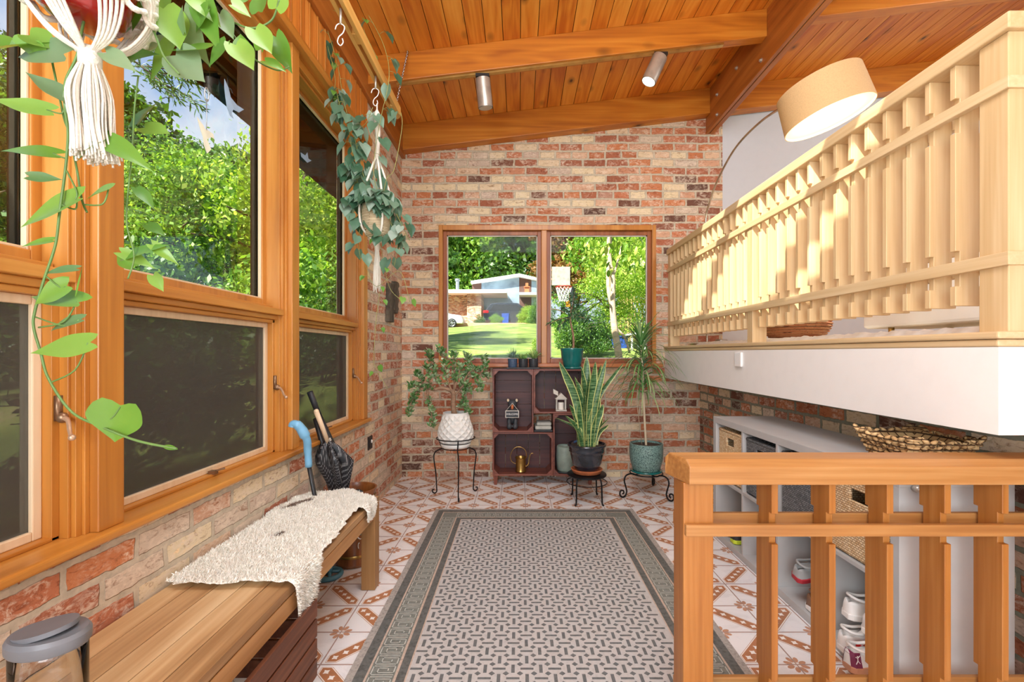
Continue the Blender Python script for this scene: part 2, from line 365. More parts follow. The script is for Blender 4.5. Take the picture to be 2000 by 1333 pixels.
plain('decal_blue', c(150, 176, 200), .5); plain('decal_cream', c(226, 226, 204), .5); plain('door_dark', c(70, 60, 56), .6)
plain('rubber_blue', c(70, 110, 150), .5)
for q_ in ('eave_black',):
    for n_ in MATS[q_].node_tree.nodes:
        if n_.type == 'BSDF_PRINCIPLED': n_.inputs['Specular IOR Level'].default_value = 0
def glassmat(name, tint=(1, 1, 1, 1), k=1.0):
    m, T, b, o = newmat(name)
    fr = T.n('ShaderNodeFresnel', {0: 1.45}).outputs[0]
    f = T.math('MULTIPLY', fr, k, True)
    T.t.links.new(T.n('ShaderNodeMixShader', {0: f, 1: T.n('ShaderNodeBsdfTransparent', {0: tint}).outputs[0], 2: T.n('ShaderNodeBsdfGlossy', {1: .0}).outputs[0]}).outputs[0], o.inputs[0])
    return m
glassmat('pane', (.97, .98, .97, 1), .13); glassmat('clear_plastic', (.9, .92, .93, 1), 1.2)
def screenmat():
    m, T, b, o = newmat('insect_screen')
    b.inputs['Base Color'].default_value = c(72, 68, 62); b.inputs['Roughness'].default_value = .6
    T.t.links.new(T.n('ShaderNodeMixShader', {0: .70, 1: T.n('ShaderNodeBsdfTransparent').outputs[0], 2: b.outputs[0]}).outputs[0], o.inputs[0])
screenmat()
def weave(name, cols, sx, sz, yz=True, bump=.8):
    m, T, b, o = newmat(name)
    v = T.obj(); s = T.n('ShaderNodeSeparateXYZ', {0: v})
    u = T.math('ADD', s.outputs[1], s.outputs[0])
    br = T.n('ShaderNodeTexBrick', {'Vector': T.n('ShaderNodeCombineXYZ', {0: u, 1: s.outputs[2], 2: 0.0}).outputs[0], 'Color1': (0, 0, 0, 1), 'Color2': (1, 1, 1, 1), 'Scale': 1.0, 'Mortar Size': sz*.16, 'Mortar Smooth': .7, 'Brick Width': sx, 'Row Height': sz})
    n = T.noise(v, 60, 3)
    f = T.math('ADD', T.math('MULTIPLY', br.outputs['Color'], .5), T.math('MULTIPLY', n, .5))
    col = T.ramp(f, [(.2, cols[1]), (.7, cols[2])])
    col = T.mix(T.math('MULTIPLY', br.outputs['Fac'], .9), col, cols[0])
    T.t.links.new(col, b.inputs['Base Color']); b.inputs['Roughness'].default_value = .75
    T.t.links.new(T.bump(T.math('SUBTRACT', 1.0, br.outputs['Fac']), bump, .006), b.inputs['Normal'])
    return m
weave('wicker_natural', (c(150, 104, 60), c(222, 184, 132), c(246, 224, 184)), .015, .009)
weave('wicker_grey', (c(44, 46, 48), c(92, 96, 98), c(132, 136, 138)), .015, .009)
weave('seagrass', (c(70, 46, 24), c(168, 128, 78), c(214, 180, 128)), .03, .02)
weave('rope_pot', (c(140, 120, 90), c(196, 176, 140), c(222, 206, 174)), .2, .008)
weave('basket_red', (c(110, 60, 40), c(196, 120, 80), c(226, 170, 120)), .05, .008)
G1 = [c(28, 66, 20), c(52, 104, 30), c(92, 148, 46), c(140, 186, 66)]
leafmat('tree_dark', [c(34, 66, 26), c(58, 98, 38), c(90, 132, 54), c(130, 166, 72)], .4, .38)
leafmat('tree_mid', [c(62, 104, 34), c(100, 150, 52), c(142, 184, 70), c(190, 214, 104)], .4, .45)
leafmat('tree_lime', [c(92, 134, 40), c(134, 174, 54), c(176, 204, 80), c(212, 222, 120)], .4, .4)
leafmat('tree_rust', [c(84, 70, 30), c(128, 92, 44), c(160, 112, 60), c(110, 110, 50)], .5, .3)
leafmat('pothos', [c(84, 128, 60), c(98, 146, 56), c(122, 166, 66), c(142, 180, 86)], .3, .3)
leafmat('pothos_grey', [c(112, 140, 104), c(134, 160, 122), c(96, 136, 84)], .35, .3)
leafmat('philodendron', [c(44, 82, 58), c(76, 114, 90), c(112, 146, 124), c(164, 182, 170)], .3, .15)
leafmat('philo_lime', [c(96, 150, 60), c(130, 178, 80)], .4, .35)
leafmat('jade_leaf', [c(66, 116, 56), c(108, 152, 88), c(154, 184, 134), c(200, 214, 184)], .25, .08)
leafmat('succulent_green', [c(112, 160, 96), c(160, 198, 116), c(206, 222, 144)], .4, .1)
leafmat('succulent_blue', [c(80, 112, 108), c(118, 150, 138), c(150, 176, 160)], .4, .1)
leafmat('dracaena_leaf', [c(56, 104, 52), c(86, 140, 72), c(128, 170, 104), c(168, 190, 140)], .3, .15)
leafmat('ficus_leaf', [c(44, 88, 56), c(72, 116, 76), c(108, 142, 96)], .35, .15)
def snake():
    m, T, b, o = newmat('snake_leaf')
    v = T.obj()
    n = T.noise(T.mapping(v, (1, 1, 9)), 14, 4, .6)
    T.t.links.new(T.ramp(n, [(.35, c(36, 74, 42)), (.5, c(66, 108, 62)), (.66, c(120, 150, 104))]), b.inputs['Base Color']); b.inputs['Roughness'].default_value = .4
snake(); plain('snake_edge', c(206, 210, 130), .45, var=.05)
# ============================================================ SETTING
XL, XR, YB = -1.136, 1.751, 4.41
def zc(x): return 3.493+.12*x                       # ceiling height
T0 = .2035
def tilemat(name, col, var=.04, rough=.28):
    m, T, b, o = newmat(name)
    v = T.obj(); n = T.noise(T.mapping(v, (1, 1.6, 1)), 9, 6, 1.2, .65)
    T.t.links.new(T.ramp(n, [(.36, tuple(q*(1-var*2.4) for q in col[:3])+(1,)), (.5, col), (.7, col)]), b.inputs['Base Color'])
    b.inputs['Roughness'].default_value = rough; return m
tilemat('tile_white', c(242, 242, 242), .035); tilemat('tile_brown', c(186, 128, 90), .06); tilemat('tile_cream', c(250, 244, 236), .02)
tilemat('tile_grout', c(176, 152, 142), .06, .8); tilemat('tile_tan', c(200, 152, 122), .08)
def build_floor():
    mb = MB(); mb.box(-1.5, 6, -3, YB+.02, -.08, 0, 0)
    def shape(cx, cy, s, flip, pts, z, mi):
        q = [((1-u if flip else u), v) for u, v in pts]
        if flip: q = q[::-1]
        mb.poly([(cx+u*s, cy+v*s, z) for u, v in q], mi)
    def hexo(m, w): return [(m, m), (m+w, m), (1-m, 1-m-w), (1-m, 1-m), (1-m-w, 1-m), (m, m+w)]
    def star(cx, cy, r1, r2, n, z, mi, ph=0):
        mb.poly([(cx+(r1 if k % 2 else r2)*cos(pi*k/n+ph), cy+(r1 if k % 2 else r2)*sin(pi*k/n+ph), z) for k in range(2*n)], mi)
    x0 = -.968-T0*2; y0 = 1.75-T0*4
    nx = 17; ny = 18
    for i in range(nx):
        for j in range(ny):
            cx, cy = x0+i*T0, y0+j*T0
            if cy+T0 > YB+.03 or cx > 1.78: continue
            flip = (i+j) % 2 == 0       # flower nodes at even lattice points
            for pts, z, mi in ((hexo(.062, .208), .0004, 1), (hexo(.070, .196), .0008, 2), (hexo(.086, .168), .0012, 1)):
                shape(cx, cy, T0, flip, pts, z, mi)
            for k in range(5):
                t = .2+.15*k
                u = 1-t if flip else t
                star(cx+u*T0, cy+t*T0, .0082, .0150, 4, .0016, 2, pi/4)
    for i in range(nx+1):
        for j in range(ny+1):
            cx, cy = x0+i*T0, y0+j*T0
            if (i+j) % 2 == 0 and cy < YB-.02 and cx < 1.8:
                for k in range(8):
                    a = pi/8+k*pi/4
                    px, py = cx+.030*cos(a), cy+.030*sin(a)
                    mb.poly([(px+.0165*cos(a)*cos(w)-.0095*sin(a)*sin(w), py+.0165*sin(a)*cos(w)+.0095*cos(a)*sin(w), .0006) for w in [pi*q/4 for q in range(8)]], 4)
                star(cx, cy, .010, .019, 4, .0010, 2)
    for i in range(nx+1): mb.box(x0+i*T0-.0022, x0+i*T0+.0022, .6, YB, -.01, .0020, 3)
    for j in range(ny+1):
        if y0+j*T0 < YB: mb.box(-1.2, 1.78, y0+j*T0-.0022, y0+j*T0+.0022, -.01, .0019, 3)
    struct(mb.build('floor', ['tile_white', 'tile_brown', 'tile_cream', 'tile_grout', 'tile_tan']))
build_floor()
# ------------------------------------------------------------ walls
def wall_with_hole(x0, x1, z0, z1, hx0, hx1, hz0, hz1, y0, y1, mb, mi=0):
    mb.box(x0, hx0, y0, y1, z0, z1, mi); mb.box(hx1, x1, y0, y1, z0, z1, mi)
    mb.box(hx0, hx1, y0, y1, z0, hz0, mi); mb.box(hx0, hx1, y0, y1, hz1, z1, mi)
WX0, WX1, WZ0, WZ1 = -.779, 1.325, 1.075, 2.44
mb = MB(); wall_with_hole(-1.36, 1.97, -.1, 3.8, WX0, WX1, WZ0, WZ1, YB, YB+.22, mb)
mb.box(1.97, 6.2, YB+.02, YB+.22, -.1, 4.4, 1)
struct(mb.build('wall_back', ['brick_back', 'wall_grey']))
mb = MB(); mb.box(-1.34, XL, -3, 3.34, -.1, .70, 0); mb.box(-1.34, XL, 3.34, YB, -.1, 3.12, 0)
mb.box(-1.34, XL, -3, .18, .70, 3.4, 1)
mb.box(-1.30, -1.128, .18, 3.385, 2.79, 3.08, 1)     # vertical boards above the windows
struct(mb.build('wall_left', ['brick_left', 'panel_boards']))
mb = MB(); mb.box(XR, XR+.2, -1.5, YB, -.1, .958, 0)
struct(mb.build('wall_right', ['brick_right']))
mb = MB(); mb.box(6.0, 6.2, -3, YB, -.1, 4.4)
struct(mb.build('wall_living', ['wall_grey']))
mb = MB(); wall_with_hole(-1.36, 6.2, -.1, 4.4, -1.0, 5.2, .5, 3.0, -3.2, -3.0, mb)
struct(mb.build('wall_rear', ['wall_white']))
mb = MB()
for k in range(-9, 31):
    y = .18+.0985*k+.09
    if y < 3.3 and y > .18: mb.box(-1.128, -1.121, y, y+.012, 2.79, 3.08)
struct(mb.build('trim_1', ['trim_wood_z'], bevel=.002))
mb = MB(); mb.box(-1.30, -1.10, -3, YB, 3.08, 3.40)
struct(mb.build('trim_2', ['beam_wood_y'], bevel=.003))
mb = MB(); mb.box(-1.30, -1.095, .18, 3.40, 2.745, 2.79); mb.box(-1.30, -1.108, .18, 3.395, 2.79, 2.815)
struct(mb.build('trim_3', ['trim_wood_y'], bevel=.004))
# ceiling of tongue-and-groove boards, open at the added skylight
SKX0, SKX1, SKY0, SKY1 = -.05, .70, .5, 2.42
mb = MB(); w = .126; x = -1.25-.0
while x < 6.1:
    a, b_ = x+.0025, x+w-.0025
    segs = [(-3.1, YB+.1)]
    if b_ > SKX0 and a < SKX1: segs = [(-3.1, SKY0), (SKY1, YB+.1)]
    for y0, y1 in segs:
        mb.hexa([(a, y0, zc(a)), (b_, y0, zc(b_)), (b_, y1, zc(b_)), (a, y1, zc(a)), (a, y0, zc(a)+.02), (b_, y0, zc(b_)+.02), (b_, y1, zc(b_)+.02), (a, y1, zc(a)+.02)], 0)
    x += w
def slab(x0, x1, y0, y1, h0, h1, mi):
    mb.hexa([(x0, y0, zc(x0)+h0), (x1, y0, zc(x1)+h0), (x1, y1, zc(x1)+h0), (x0, y1, zc(x0)+h0), (x0, y0, zc(x0)+h1), (x1, y0, zc(x1)+h1), (x1, y1, zc(x1)+h1), (x0, y1, zc(x0)+h1)], mi)
slab(-1.3, SKX0-.03, -3.1, 4.6, .021, .2, 1); slab(SKX1+.03, 6.1, -3.1, 4.6, .021, .2, 1)
slab(SKX0-.03, SKX1+.03, -3.1, SKY0-.03, .021, .2, 1); slab(SKX0-.03, SKX1+.03, SKY1+.03, 4.6, .021, .2, 1)
struct(mb.build('ceiling', ['pine_boards', 'soffit_dark'], bevel=.0))
# unseen skylight added, with bars spaced to break up the sunbeam
sk = thing('window_5', None, None, (.42, 1.45, 3.6), kind='structure')
mb = MB()
def slopebox(x0, x1, y0, y1, h0, h1):
    mb.hexa([(x0, y0, zc(x0)+h0), (x1, y0, zc(x1)+h0), (x1, y1, zc(x1)+h0), (x0, y1, zc(x0)+h0), (x0, y0, zc(x0)+h1), (x1, y0, zc(x1)+h1), (x1, y1, zc(x1)+h1), (x0, y1, zc(x0)+h1)])
for (a, b_) in ((SKY0-.03, .56), (.75, .93), (1.80, 1.96), (2.38, SKY1+.03)): slopebox(SKX0-.03, SKX1+.03, a, b_, .0, .05)
slopebox(SKX0-.03, SKX0, SKY0, SKY1, 0, .05); slopebox(SKX1, SKX1+.03, SKY0, SKY1, 0, .05)
mb.build('frame', ['oak_pale_y'], sk)
mb = MB(); slopebox(SKX0, SKX1, SKY0, SKY1, .052, .058); mb.build('glass_pane', ['pane'], sk)
# exterior eave
mb = MB()
mb.hexa([(-2.12, -4, 3.10), (-1.3, -4, 3.17), (-1.3, 6.2, 3.17), (-2.12, 6.2, 3.10), (-2.12, -4, 3.34), (-1.3, -4, 3.44), (-1.3, 6.2, 3.44), (-2.12, 6.2, 3.34)])
for k in range(-3, 6):
    y = 1.12*k+.30
    mb.box(-2.08, -1.31, y, y+.07, 2.98, 3.12)
mb.box(-2.16, -2.10, -4, 6.2, 3.02, 3.36)
struct(mb.build('trim_4', ['eave_black']))
# ------------------------------------------------------------ left window wall
ZS = .718
POSTS = [(.18, .26), (1.22, 1.30), (2.262, 2.335), (3.307, 3.385)]
for i, (p0, p1) in enumerate(POSTS):
    mb = MB(); mb.box(-1.25, -1.127, p0, p1, ZS, 2.75, 0)
    mb.box(-1.31, -1.2505, p0-.001, p1+.001, .66, 3.0, 1)
    struct(mb.build('trim_%d' % (5+i), ['trim_wood_z', 'eave_black'], bevel=.003))
# sill along all windows
mb = MB(); mb.box(-1.34, -1.10, .18, 3.40, .692, ZS)
struct(mb.build('trim_9', ['trim_wood_y'], bevel=.008, seg=3))
def bay(idx, y0, y1, seen_handle=True):
    w = thing('window_%d' % idx, None, None, (-1.2, (y0+y1)/2, ZS), kind='structure')
    mb = MB()
    def steps(x, d0, d1, z0, z1, mi=0, xo=-1.25):      # vertical pieces at both jambs
        mb.box(xo, x, y1-d1, y1-d0, z0, z1, mi); mb.box(xo, x, y0+d0, y0+d1, z0, z1, mi)
    zt = 2.75
    steps(-1.150, 0, .0144, ZS, zt); steps(-1.158, .0144, .0312, ZS, zt); steps(-1.170, .0312, .0393, ZS, zt)
    steps(-1.1927, .0393, .0587, ZS, 1.36)
    mb.build('jamb', ['trim_wood_z'], w, bevel=.0012)
    mb = MB()
    a, b_ = y0+.031, y1-.031
    mb.box(-1.25, -1.155, a, b_, 1.383, 1.414); mb.box(-1.25, -1.178, a+.006, b_-.006, 1.362, 1.383); mb.box(-1.25, -1.1927, a+.01, b_-.01, 1.345, 1.362)
    mb.box(-1.25, -1.205, a+.01, b_-.01, 1.414, 1.432)
    mb.build('transom_bar', ['trim_wood_y'], w, bevel=.003)
    mb = MB(); mb.box(-1.25, -1.150, y0, y1, 2.70, 2.75); mb.box(-1.25, -1.17, y0+.03, y1-.03, 2.685, 2.70)
    mb.build('head_jamb', ['trim_wood_y'], w, bevel=.002)
    # lower sash: cream frame
    def ring(mb, x0, x1, ya, yb, za, zb, wd, mi=0):
        mb.box(x0, x1, ya, ya+wd, za, zb, mi); mb.box(x0, x1, yb-wd, yb, za, zb, mi)
        mb.box(x0, x1, ya+wd, yb-wd, za, za+wd, mi); mb.box(x0, x1, ya+wd, yb-wd, zb-wd, zb, mi)
    mb = MB(); ring(mb, -1.25, -1.2167, y0+.0587, y1-.0587, .728, 1.345, .024)
    ls = mb.build('lower_sash', ['sash_cream'], w, bevel=.003)
    mb = MB(); mb.box(-1.25, -1.1927, y0+.039, y1-.039, ZS, .728); mb.build('stop_bead', ['trim_wood_y'], w, bevel=.002)
    g0, g1 = y0+.0827, y1-.0827
    mb = MB(); mb.box(-1.238, -1.234, g0, g1, .75, 1.323); mb.build('lower_glass', ['pane'], w)
    mb = MB(); mb.box(-1.228, -1.2265, g0, g1, .75, 1.323); mb.build('insect_screen', ['insect_screen'], w)
    mb = MB(); ring(mb, -1.262, -1.238, y0+.036, y1-.036, 1.432, 2.70, .030); 
    us = mb.build('upper_sash', ['trim_wood_z'], w, bevel=.003)
    mb = MB(); ring(mb, -1.295, -1.266, y0+.02, y1-.02, 1.40, 2.71, .050); mb.build('outer_frame', ['eave_black'], w)
    mb = MB(); ring(mb, -1.2575, -1.243, y0+.066, y1-.066, 1.462, 2.67, .007); mb.build('glazing_bead', ['sash_cream'], w, bevel=.0015)
    mb = MB(); mb.box(-1.265, -1.259, y0+.068, y1-.068, 1.465, 2.668); mb.build('upper_glass', ['pane'], w)
    # crank handle on the far jamb
    hy, hz = y1-.045, 1.045
    mb = MB(); mb.box(-1.1927, -1.183, hy-.009, hy+.009, hz-.02, hz+.045); mb.ball((-1.18, hy, hz-.012), .014, .012, .014)
    h = mb.build('crank_handle', ['bronze'], w, smooth=True)
    mb = MB(); mb.tube(spline([(-1.178, hy, hz-.012), (-1.155, hy-.01, hz-.018), (-1.13, hy-.03, hz-.045), (-1.115, hy-.04, hz-.055)], 4), [.006]*4+[.005]*4+[.0045]*5, 8)
    mb.ball((-1.115, hy-.04, hz-.056), .008); mb.build('crank_lever', ['bronze_pale'], h, smooth=True)
    mb = MB(); mb.box(-1.21, -1.185, (y0+y1)/2-.012, (y0+y1)/2+.012, ZS+.008, ZS+.022); mb.tube([(-1.19, (y0+y1)/2+.005, ZS+.02), (-1.175, (y0+y1)/2+.035, ZS+.022)], .004)
    mb.build('sash_lock', ['bronze'], w)
    return w
bay(1, .26, 1.22); bay(2, 1.30, 2.262); bay(3, 2.335, 3.307)
# ------------------------------------------------------------ back window
w4 = thing('window_4', None, None, (.27, YB, WZ0), kind='structure')
mb = MB()
mb.box(WX0, WX0+.038, YB-.012, YB+.13, WZ0, WZ1); mb.box(WX1-.038, WX1, YB-.012, YB+.13, WZ0, WZ1); mb.box(WX0+.038, WX1-.038, YB-.011, YB+.13, WZ1-.05, WZ1-.0005)
mb.box(.215, .268, YB-.004, YB+.10, WZ0, WZ1-.05)
mb.build('frame', ['trim_wood_z'], w4, bevel=.004)
mb = MB(); mb.box(WX0-.04, WX1+.05, YB-.07, YB+.12, WZ0-.012, WZ0+.026); mb.build('window_sill', ['trim_wood_x'], w4, bevel=.008)
for a, b_ in ((WX0+.038, .215), (.268, WX1-.038)):
    mb = MB()
    wd = .036
    mb.box(a, a+wd, YB+.03, YB+.10, WZ0+.026, WZ1-.05); mb.box(b_-wd, b_, YB+.03, YB+.10, WZ0+.026, WZ1-.05)
    mb.box(a+wd, b_-wd, YB+.031, YB+.10, WZ0+.027, WZ0+.07); mb.box(a+wd, b_-wd, YB+.031, YB+.10, WZ1-.09, WZ1-.051)
    s = mb.build('sash', ['trim_dark_z'], w4, bevel=.003)
    mb = MB(); a2, b2, z2, z3 = a+wd, b_-wd, WZ0+.07, WZ1-.09
    for q in ((a2, a2+.01, z2, z3), (b2-.01, b2, z2, z3), (a2, b2, z2, z2+.01), (a2, b2, z3-.01, z3)): mb.box(q[0], q[1], YB+.045, YB+.06, q[2], q[3])
    mb.build('glazing_bead', ['lantern_white'], s)
    mb = MB(); mb.box(a2, b2, YB+.064, YB+.068, z2, z3); mb.build('glass_pane', ['pane'], s)
# ------------------------------------------------------------ raised floor on the right
FX, FY = 1.409, 1.338
mb = MB(); mb.box(FX, 6.0, FY, YB+.02, .958, 1.218, 0); mb.box(FX+.055, 6.0, FY+.055, YB+.02, 1.2185, 1.26, 1)
struct(mb.build('floor_upper', ['wall_white', 'oak_pale_y']))
mb = MB()
def ell(mb, x0, y0, wx, wy, z0, z1):
    pts = [(x0, y0, z0), (6.0, y0, z0), (6.0, y0+wy, z0), (x0+wx, y0+wy, z0), (x0+wx, YB, z0), (x0, YB, z0)]
    mb.prism(pts, (0, 0, z1-z0))
ell(mb, FX-.010, FY-.010, .11, .11, 1.242, 1.264); ell(mb, FX-.002, FY-.002, .05, .05, 1.2185, 1.241)
struct(mb.build('trim_10', ['oak_pale_y'], bevel=.007, seg=3))
# ------------------------------------------------------------ beams
def cross_beam(y0, y1, x0, x1, depth, label, name='ceiling_beam', mt='beam_wood', extra=0):
    mb = MB()
    mb.hexa([(x0, y0, zc(x0)-depth), (x1, y0, zc(x1)-depth), (x1, y1, zc(x1)-depth), (x0, y1, zc(x0)-depth), (x0, y0, zc(x0)), (x1, y0, zc(x1)), (x1, y1, zc(x1)), (x0, y1, zc(x0))])
    o = mb.build(name, [mt], loc=((x0+x1)/2, y0, zc(x0)-depth), bevel=.004); tag(o, label, 'beam', 'roof beams'); return o
cross_beam(4.30, YB, XL+.0, 1.806, .239, 'sloping orange wooden beam lying along the top of the brick wall, left of the bolted beam')
cross_beam(3.314, 3.395, XL+.0, 1.806, .200, 'sloping orange wooden beam carrying the track lights')
cross_beam(4.30, YB, 1.886, 6.0, .239, 'wooden beam above the grey wall, behind the lamp shade')
cross_beam(3.18, 3.27, 1.886, 6.0, .19, 'wooden beam crossing the ceiling at the top right corner, right of the bolted beam')
bm = thing('bolted_beam', 'deep double wooden beam with steel bolts running from the brick wall towards the camera', 'beam', (1.8, YB, 3.32))
mb = MB(); 
for a, b_ in ((1.806, 1.836), (1.842, 1.886)): mb.prism([(a, -3, 3.32), (a, YB-.002, 3.32), (a, YB-.002, 3.62), (a, YB-.10, zc(a)), (a, -3, zc(a))], (b_-a, 0, 0))
mb.build('plank', ['beam_wood_y'], bm, bevel=.004)
mb = MB(); mb.box(1.836, 1.842, -3, YB-.01, 3.326, 3.60); mb.build('core', ['soffit_dark'], bm)
for (x, y) in ((1486, 71), (1487, 118), (1439, 133), (1401, 185), (1401, 224)):
    D = 1.806*F/(x-CX); p = P(x, y, D)
    mb = MB(); M = Matrix.Rotation(rad(90), 4, 'Y')
    mb.tube([(1.806, p.y, p.z), (1.801, p.y, p.z)], .016, 16); mb.tube([(1.801, p.y, p.z), (1.790, p.y, p.z)], .009, 6)
    mb.build('bolt', ['nickel'], bm)
# ------------------------------------------------------------ ground outside
def gz(x, y):
    t = max(0, min(1, (y-4.0)/1.2)); t = t*t*(3-2*t)
    z = t*.93*(1 if x > -1.6 else max(.25, 1-(-1.6-x)*.10)) + .0885*max(0, min(y, 31)-5)
    z += .05*max(0, -x-4)
    return z-.03+.05*mnoise.noise(Vector((x*.3, y*.3, 0)))
mb = MB(); N = 90
xs = [-45+95*i/N for i in range(N+1)]; ys = [-18+88*i/N for i in range(N+1)]
xs = sorted(set([round(v, 3) for v in xs]+[-1.34, -2, -3, -.5, .5, 1.5, 2.5])); ys = sorted(set([round(v, 3) for v in ys]+[4.43, 4.7, 5, 5.3, 4.2, 3.9]))
def gzz(x, y):
    if -1.36 < x < 6.3 and -3.3 < y < 4.6: return -.12
    return gz(x, y)
mb.v = [(x, y, gzz(x, y)) for y in ys for x in xs]
n = len(xs)
for j in range(len(ys)-1):
    for i in range(n-1):
        mb.f.append((j*n+i, j*n+i+1, (j+1)*n+i+1, (j+1)*n+i)); mb.m.append(0)
m, T, b, o = newmat('lawn')
v = T.obj(); nn = T.noise(v, 1.3, 5, .5); n2 = T.noise(v, 26, 4)
col = T.ramp(T.math('ADD', T.math('MULTIPLY', nn, .7), T.math('MULTIPLY', n2, .3)), [(.36, c(82, 108, 44)), (.48, c(120, 142, 58)), (.58, c(158, 170, 84)), (.66, c(186, 164, 116))])
T.t.links.new(col, b.inputs['Base Color']); b.inputs['Roughness'].default_value = .9; T.t.links.new(T.bump(n2, .6, .03), b.inputs['Normal'])
g = struct(mb.build('floor_lawn', ['lawn'], smooth=True))
# ============================================================ RAILINGS
def board_prof(zs, xw, xn, dx):
    """outline in (across, z) of a notched baluster; zs: list of (z0,z1,narrow)"""
    pts = []
    for z0, z1, nar in zs: pts += [(xn if nar else xw, z0), (xn if nar else xw, z1)]
    for z0, z1, nar in reversed(zs): pts += [(dx-xn if nar else dx-xw, z1), (dx-xn if nar else dx-xw, z0)]
    return pts
rl = thing('deck_railing', 'pale oak railing with notched board balusters along the edge of the raised floor', 'railing', (1.48, 2.9, 1.264))
RX = 1.440
mb = MB(); mb.box(RX-.015, RX+.105, 1.324, YB, 2.149, 2.199); mb.build('handrail', ['oak_pale_y'], rl, bevel=.004)
def wrapbar(z0, z1):
    mb = MB(); mb.prism([(RX-.010, 1.330, z0), (RX+.100, 1.330, z0), (RX+.100, 1.3449, z0), (RX+.013, 1.3449, z0), (RX+.013, YB-.005, z0), (RX-.010, YB-.005, z0)], (0, 0, z1-z0)); return mb
mb = wrapbar(1.978, 2.015); mb.build('rail_bar', ['oak_pale_y'], rl, bevel=.002)
mb = MB(); mb.box(RX+.077, RX+.100, 1.345, YB-.005, 1.978, 2.015); mb.build('rail_bar', ['oak_pale_y'], rl, bevel=.002)
mb = wrapbar(1.459, 1.499); mb.build('rail_bar', ['oak_pale_y'], rl, bevel=.002)
mb = MB(); mb.box(RX+.077, RX+.100, 1.345, YB-.005, 1.459, 1.499); mb.build('rail_bar', ['oak_pale_y'], rl, bevel=.002)
for a, b_ in ((1.339, 1.426), (2.81, 2.875), (4.335, YB-.004)):
    mb = MB(); mb.box(RX, RX+.089, a, b_, 1.262, 2.149); mb.build('post', ['oak_pale_z'], rl, bevel=.003)
prof = board_prof([(1.356, 1.42, 0), (1.42, 1.536, 1), (1.536, 1.926, 0), (1.926, 2.04, 1), (2.04, 2.149, 0)], 0, .0145, .093)
ys = [1.50+.0942*k for k in range(32)]
for y in ys:
    if 2.79 < y+.01 < 2.89 or y > 4.31: continue
    mb = MB(); mb.prism([(RX-.002+a, y, z) for a, z in prof], (0, .0195, 0)); mb.build('baluster', ['oak_pale_z'], rl, bevel=.0012, seg=1)
# near railing (crosses the lower right)
nr = thing('entry_railing', 'amber oak railing with thick chamfered cap and notched balusters in front of the shelves', 'railing', (1.2, 1.39, 0))
mb = MB()
x0, x1 = .466, 2.6
y0, y1, zt, zc_, zb = 1.325, 1.457, .885, .868, .815
pr = [(y0, zb), (y1, zb), (y1, zc_), (y1-.012, zt), (y0+.030, zt), (y0, zc_)]
e = .03
v0 = [(x0, y, z) for y, z in pr]; 
v0[3] = (x0+.010, y1-.012, zt); v0[4] = (x0+e, y0+.030, zt); v0[0] = (x0+.03, y0, zb); v0[5] = (x0+.03, y0, zc_)
v0[1] = (x0, y1, zb)
mb.add(v0+[(x1, y, z) for y, z in pr], [(0, 1, 2, 3, 4, 5), (11, 10, 9, 8, 7, 6)]+[(i, i+6, (i+1) % 6+6, (i+1) % 6) for i in range(6)])
mb.build('cap_rail', ['oak_amber_x'], nr, bevel=.003)
for z0, z1 in ((.660, .695), (.137, .176)):
    for a, b_ in ((1.335, 1.352), (1.435, 1.452)):
        mb = MB(); mb.box(.490, 2.6, a, b_, z0, z1); mb.build('rail_bar', ['oak_amber_x'], nr, bevel=.003)
mb = MB(); mb.box(.487, .577, 1.350, 1.437, 0.002, .815); mb.build('post', ['oak_amber_z'], nr, bevel=.004)
prof = board_prof([(.05, .10, 0), (.10, .225, 1), (.225, .632, 0), (.632, .722, 1), (.722, .815, 0)], 0, .014, .088)
for k in range(10):
    xr = .7685+.1712*k
    mb = MB(); mb.prism([(xr-.0195, 1.350+a, z) for a, z in prof], (.0195, 0, 0)); mb.build('baluster', ['oak_amber_z'], nr, bevel=.0015, seg=1)
# ============================================================ BENCH, CRATE, SHEEPSKIN
bn = thing('bench', 'wooden bench under the windows with planked top and square legs', 'bench', (-.92, 1.55, 0))
mb = MB(); 
for k in range(5):
    a = -1.12+k*.079; mb.box(a+.0014, a+.0776, .62, 2.365, .430, .458)
mb.build('seat', ['teak'], bn, bevel=.0015)
mb = MB(); mb.box(-.757, -.729, .64, 2.35, .365, .424); mb.box(-1.11, -1.085, .64, 2.35, .365, .424); mb.box(-1.085, -.757, 2.325, 2.35, .365, .424); mb.build('apron', ['teak_y'], bn, bevel=.002)
for x, y in ((-.797, 2.295), (-1.12, 2.295), (-.797, .64), (-1.12, .64)):
    mb = MB(); mb.box(x, x+.070, y, y+.070, 0.002, .430); mb.build('leg', ['teak_z'], bn, bevel=.003)
cr = thing('slatted_crate', 'dark brown slatted wooden crate pushed under the bench', 'crate', (-.88, 1.2, 0))
for k in range(4):
    z0 = .362-.068*(k+1)+.004+.0; z0 = .290-.0685*k
    mb = MB(); mb.box(-.712, -.698, .78, 1.575, max(z0, .01), z0+.060); mb.build('slat', ['crate_dark'], cr, bevel=.002)
    mb = MB(); mb.box(-1.07, -1.056, .78, 1.575, max(z0, .01), z0+.060); mb.build('slat', ['crate_dark'], cr, bevel=.002)
    mb = MB(); mb.box(-1.056, -.712, 1.56, 1.574, max(z0, .01), z0+.060); mb.build('slat', ['crate_dark'], cr, bevel=.002)
mb = MB(); 
for y in (.79, 1.53): mb.box(-.738, -.712, y, y+.03, .002, .35); mb.box(-1.056, -1.03, y, y+.03, .002, .35)
mb.box(-1.05, -.715, .79, 1.56, .002, .012); mb.build('corner_post', ['crate_dark'], cr)
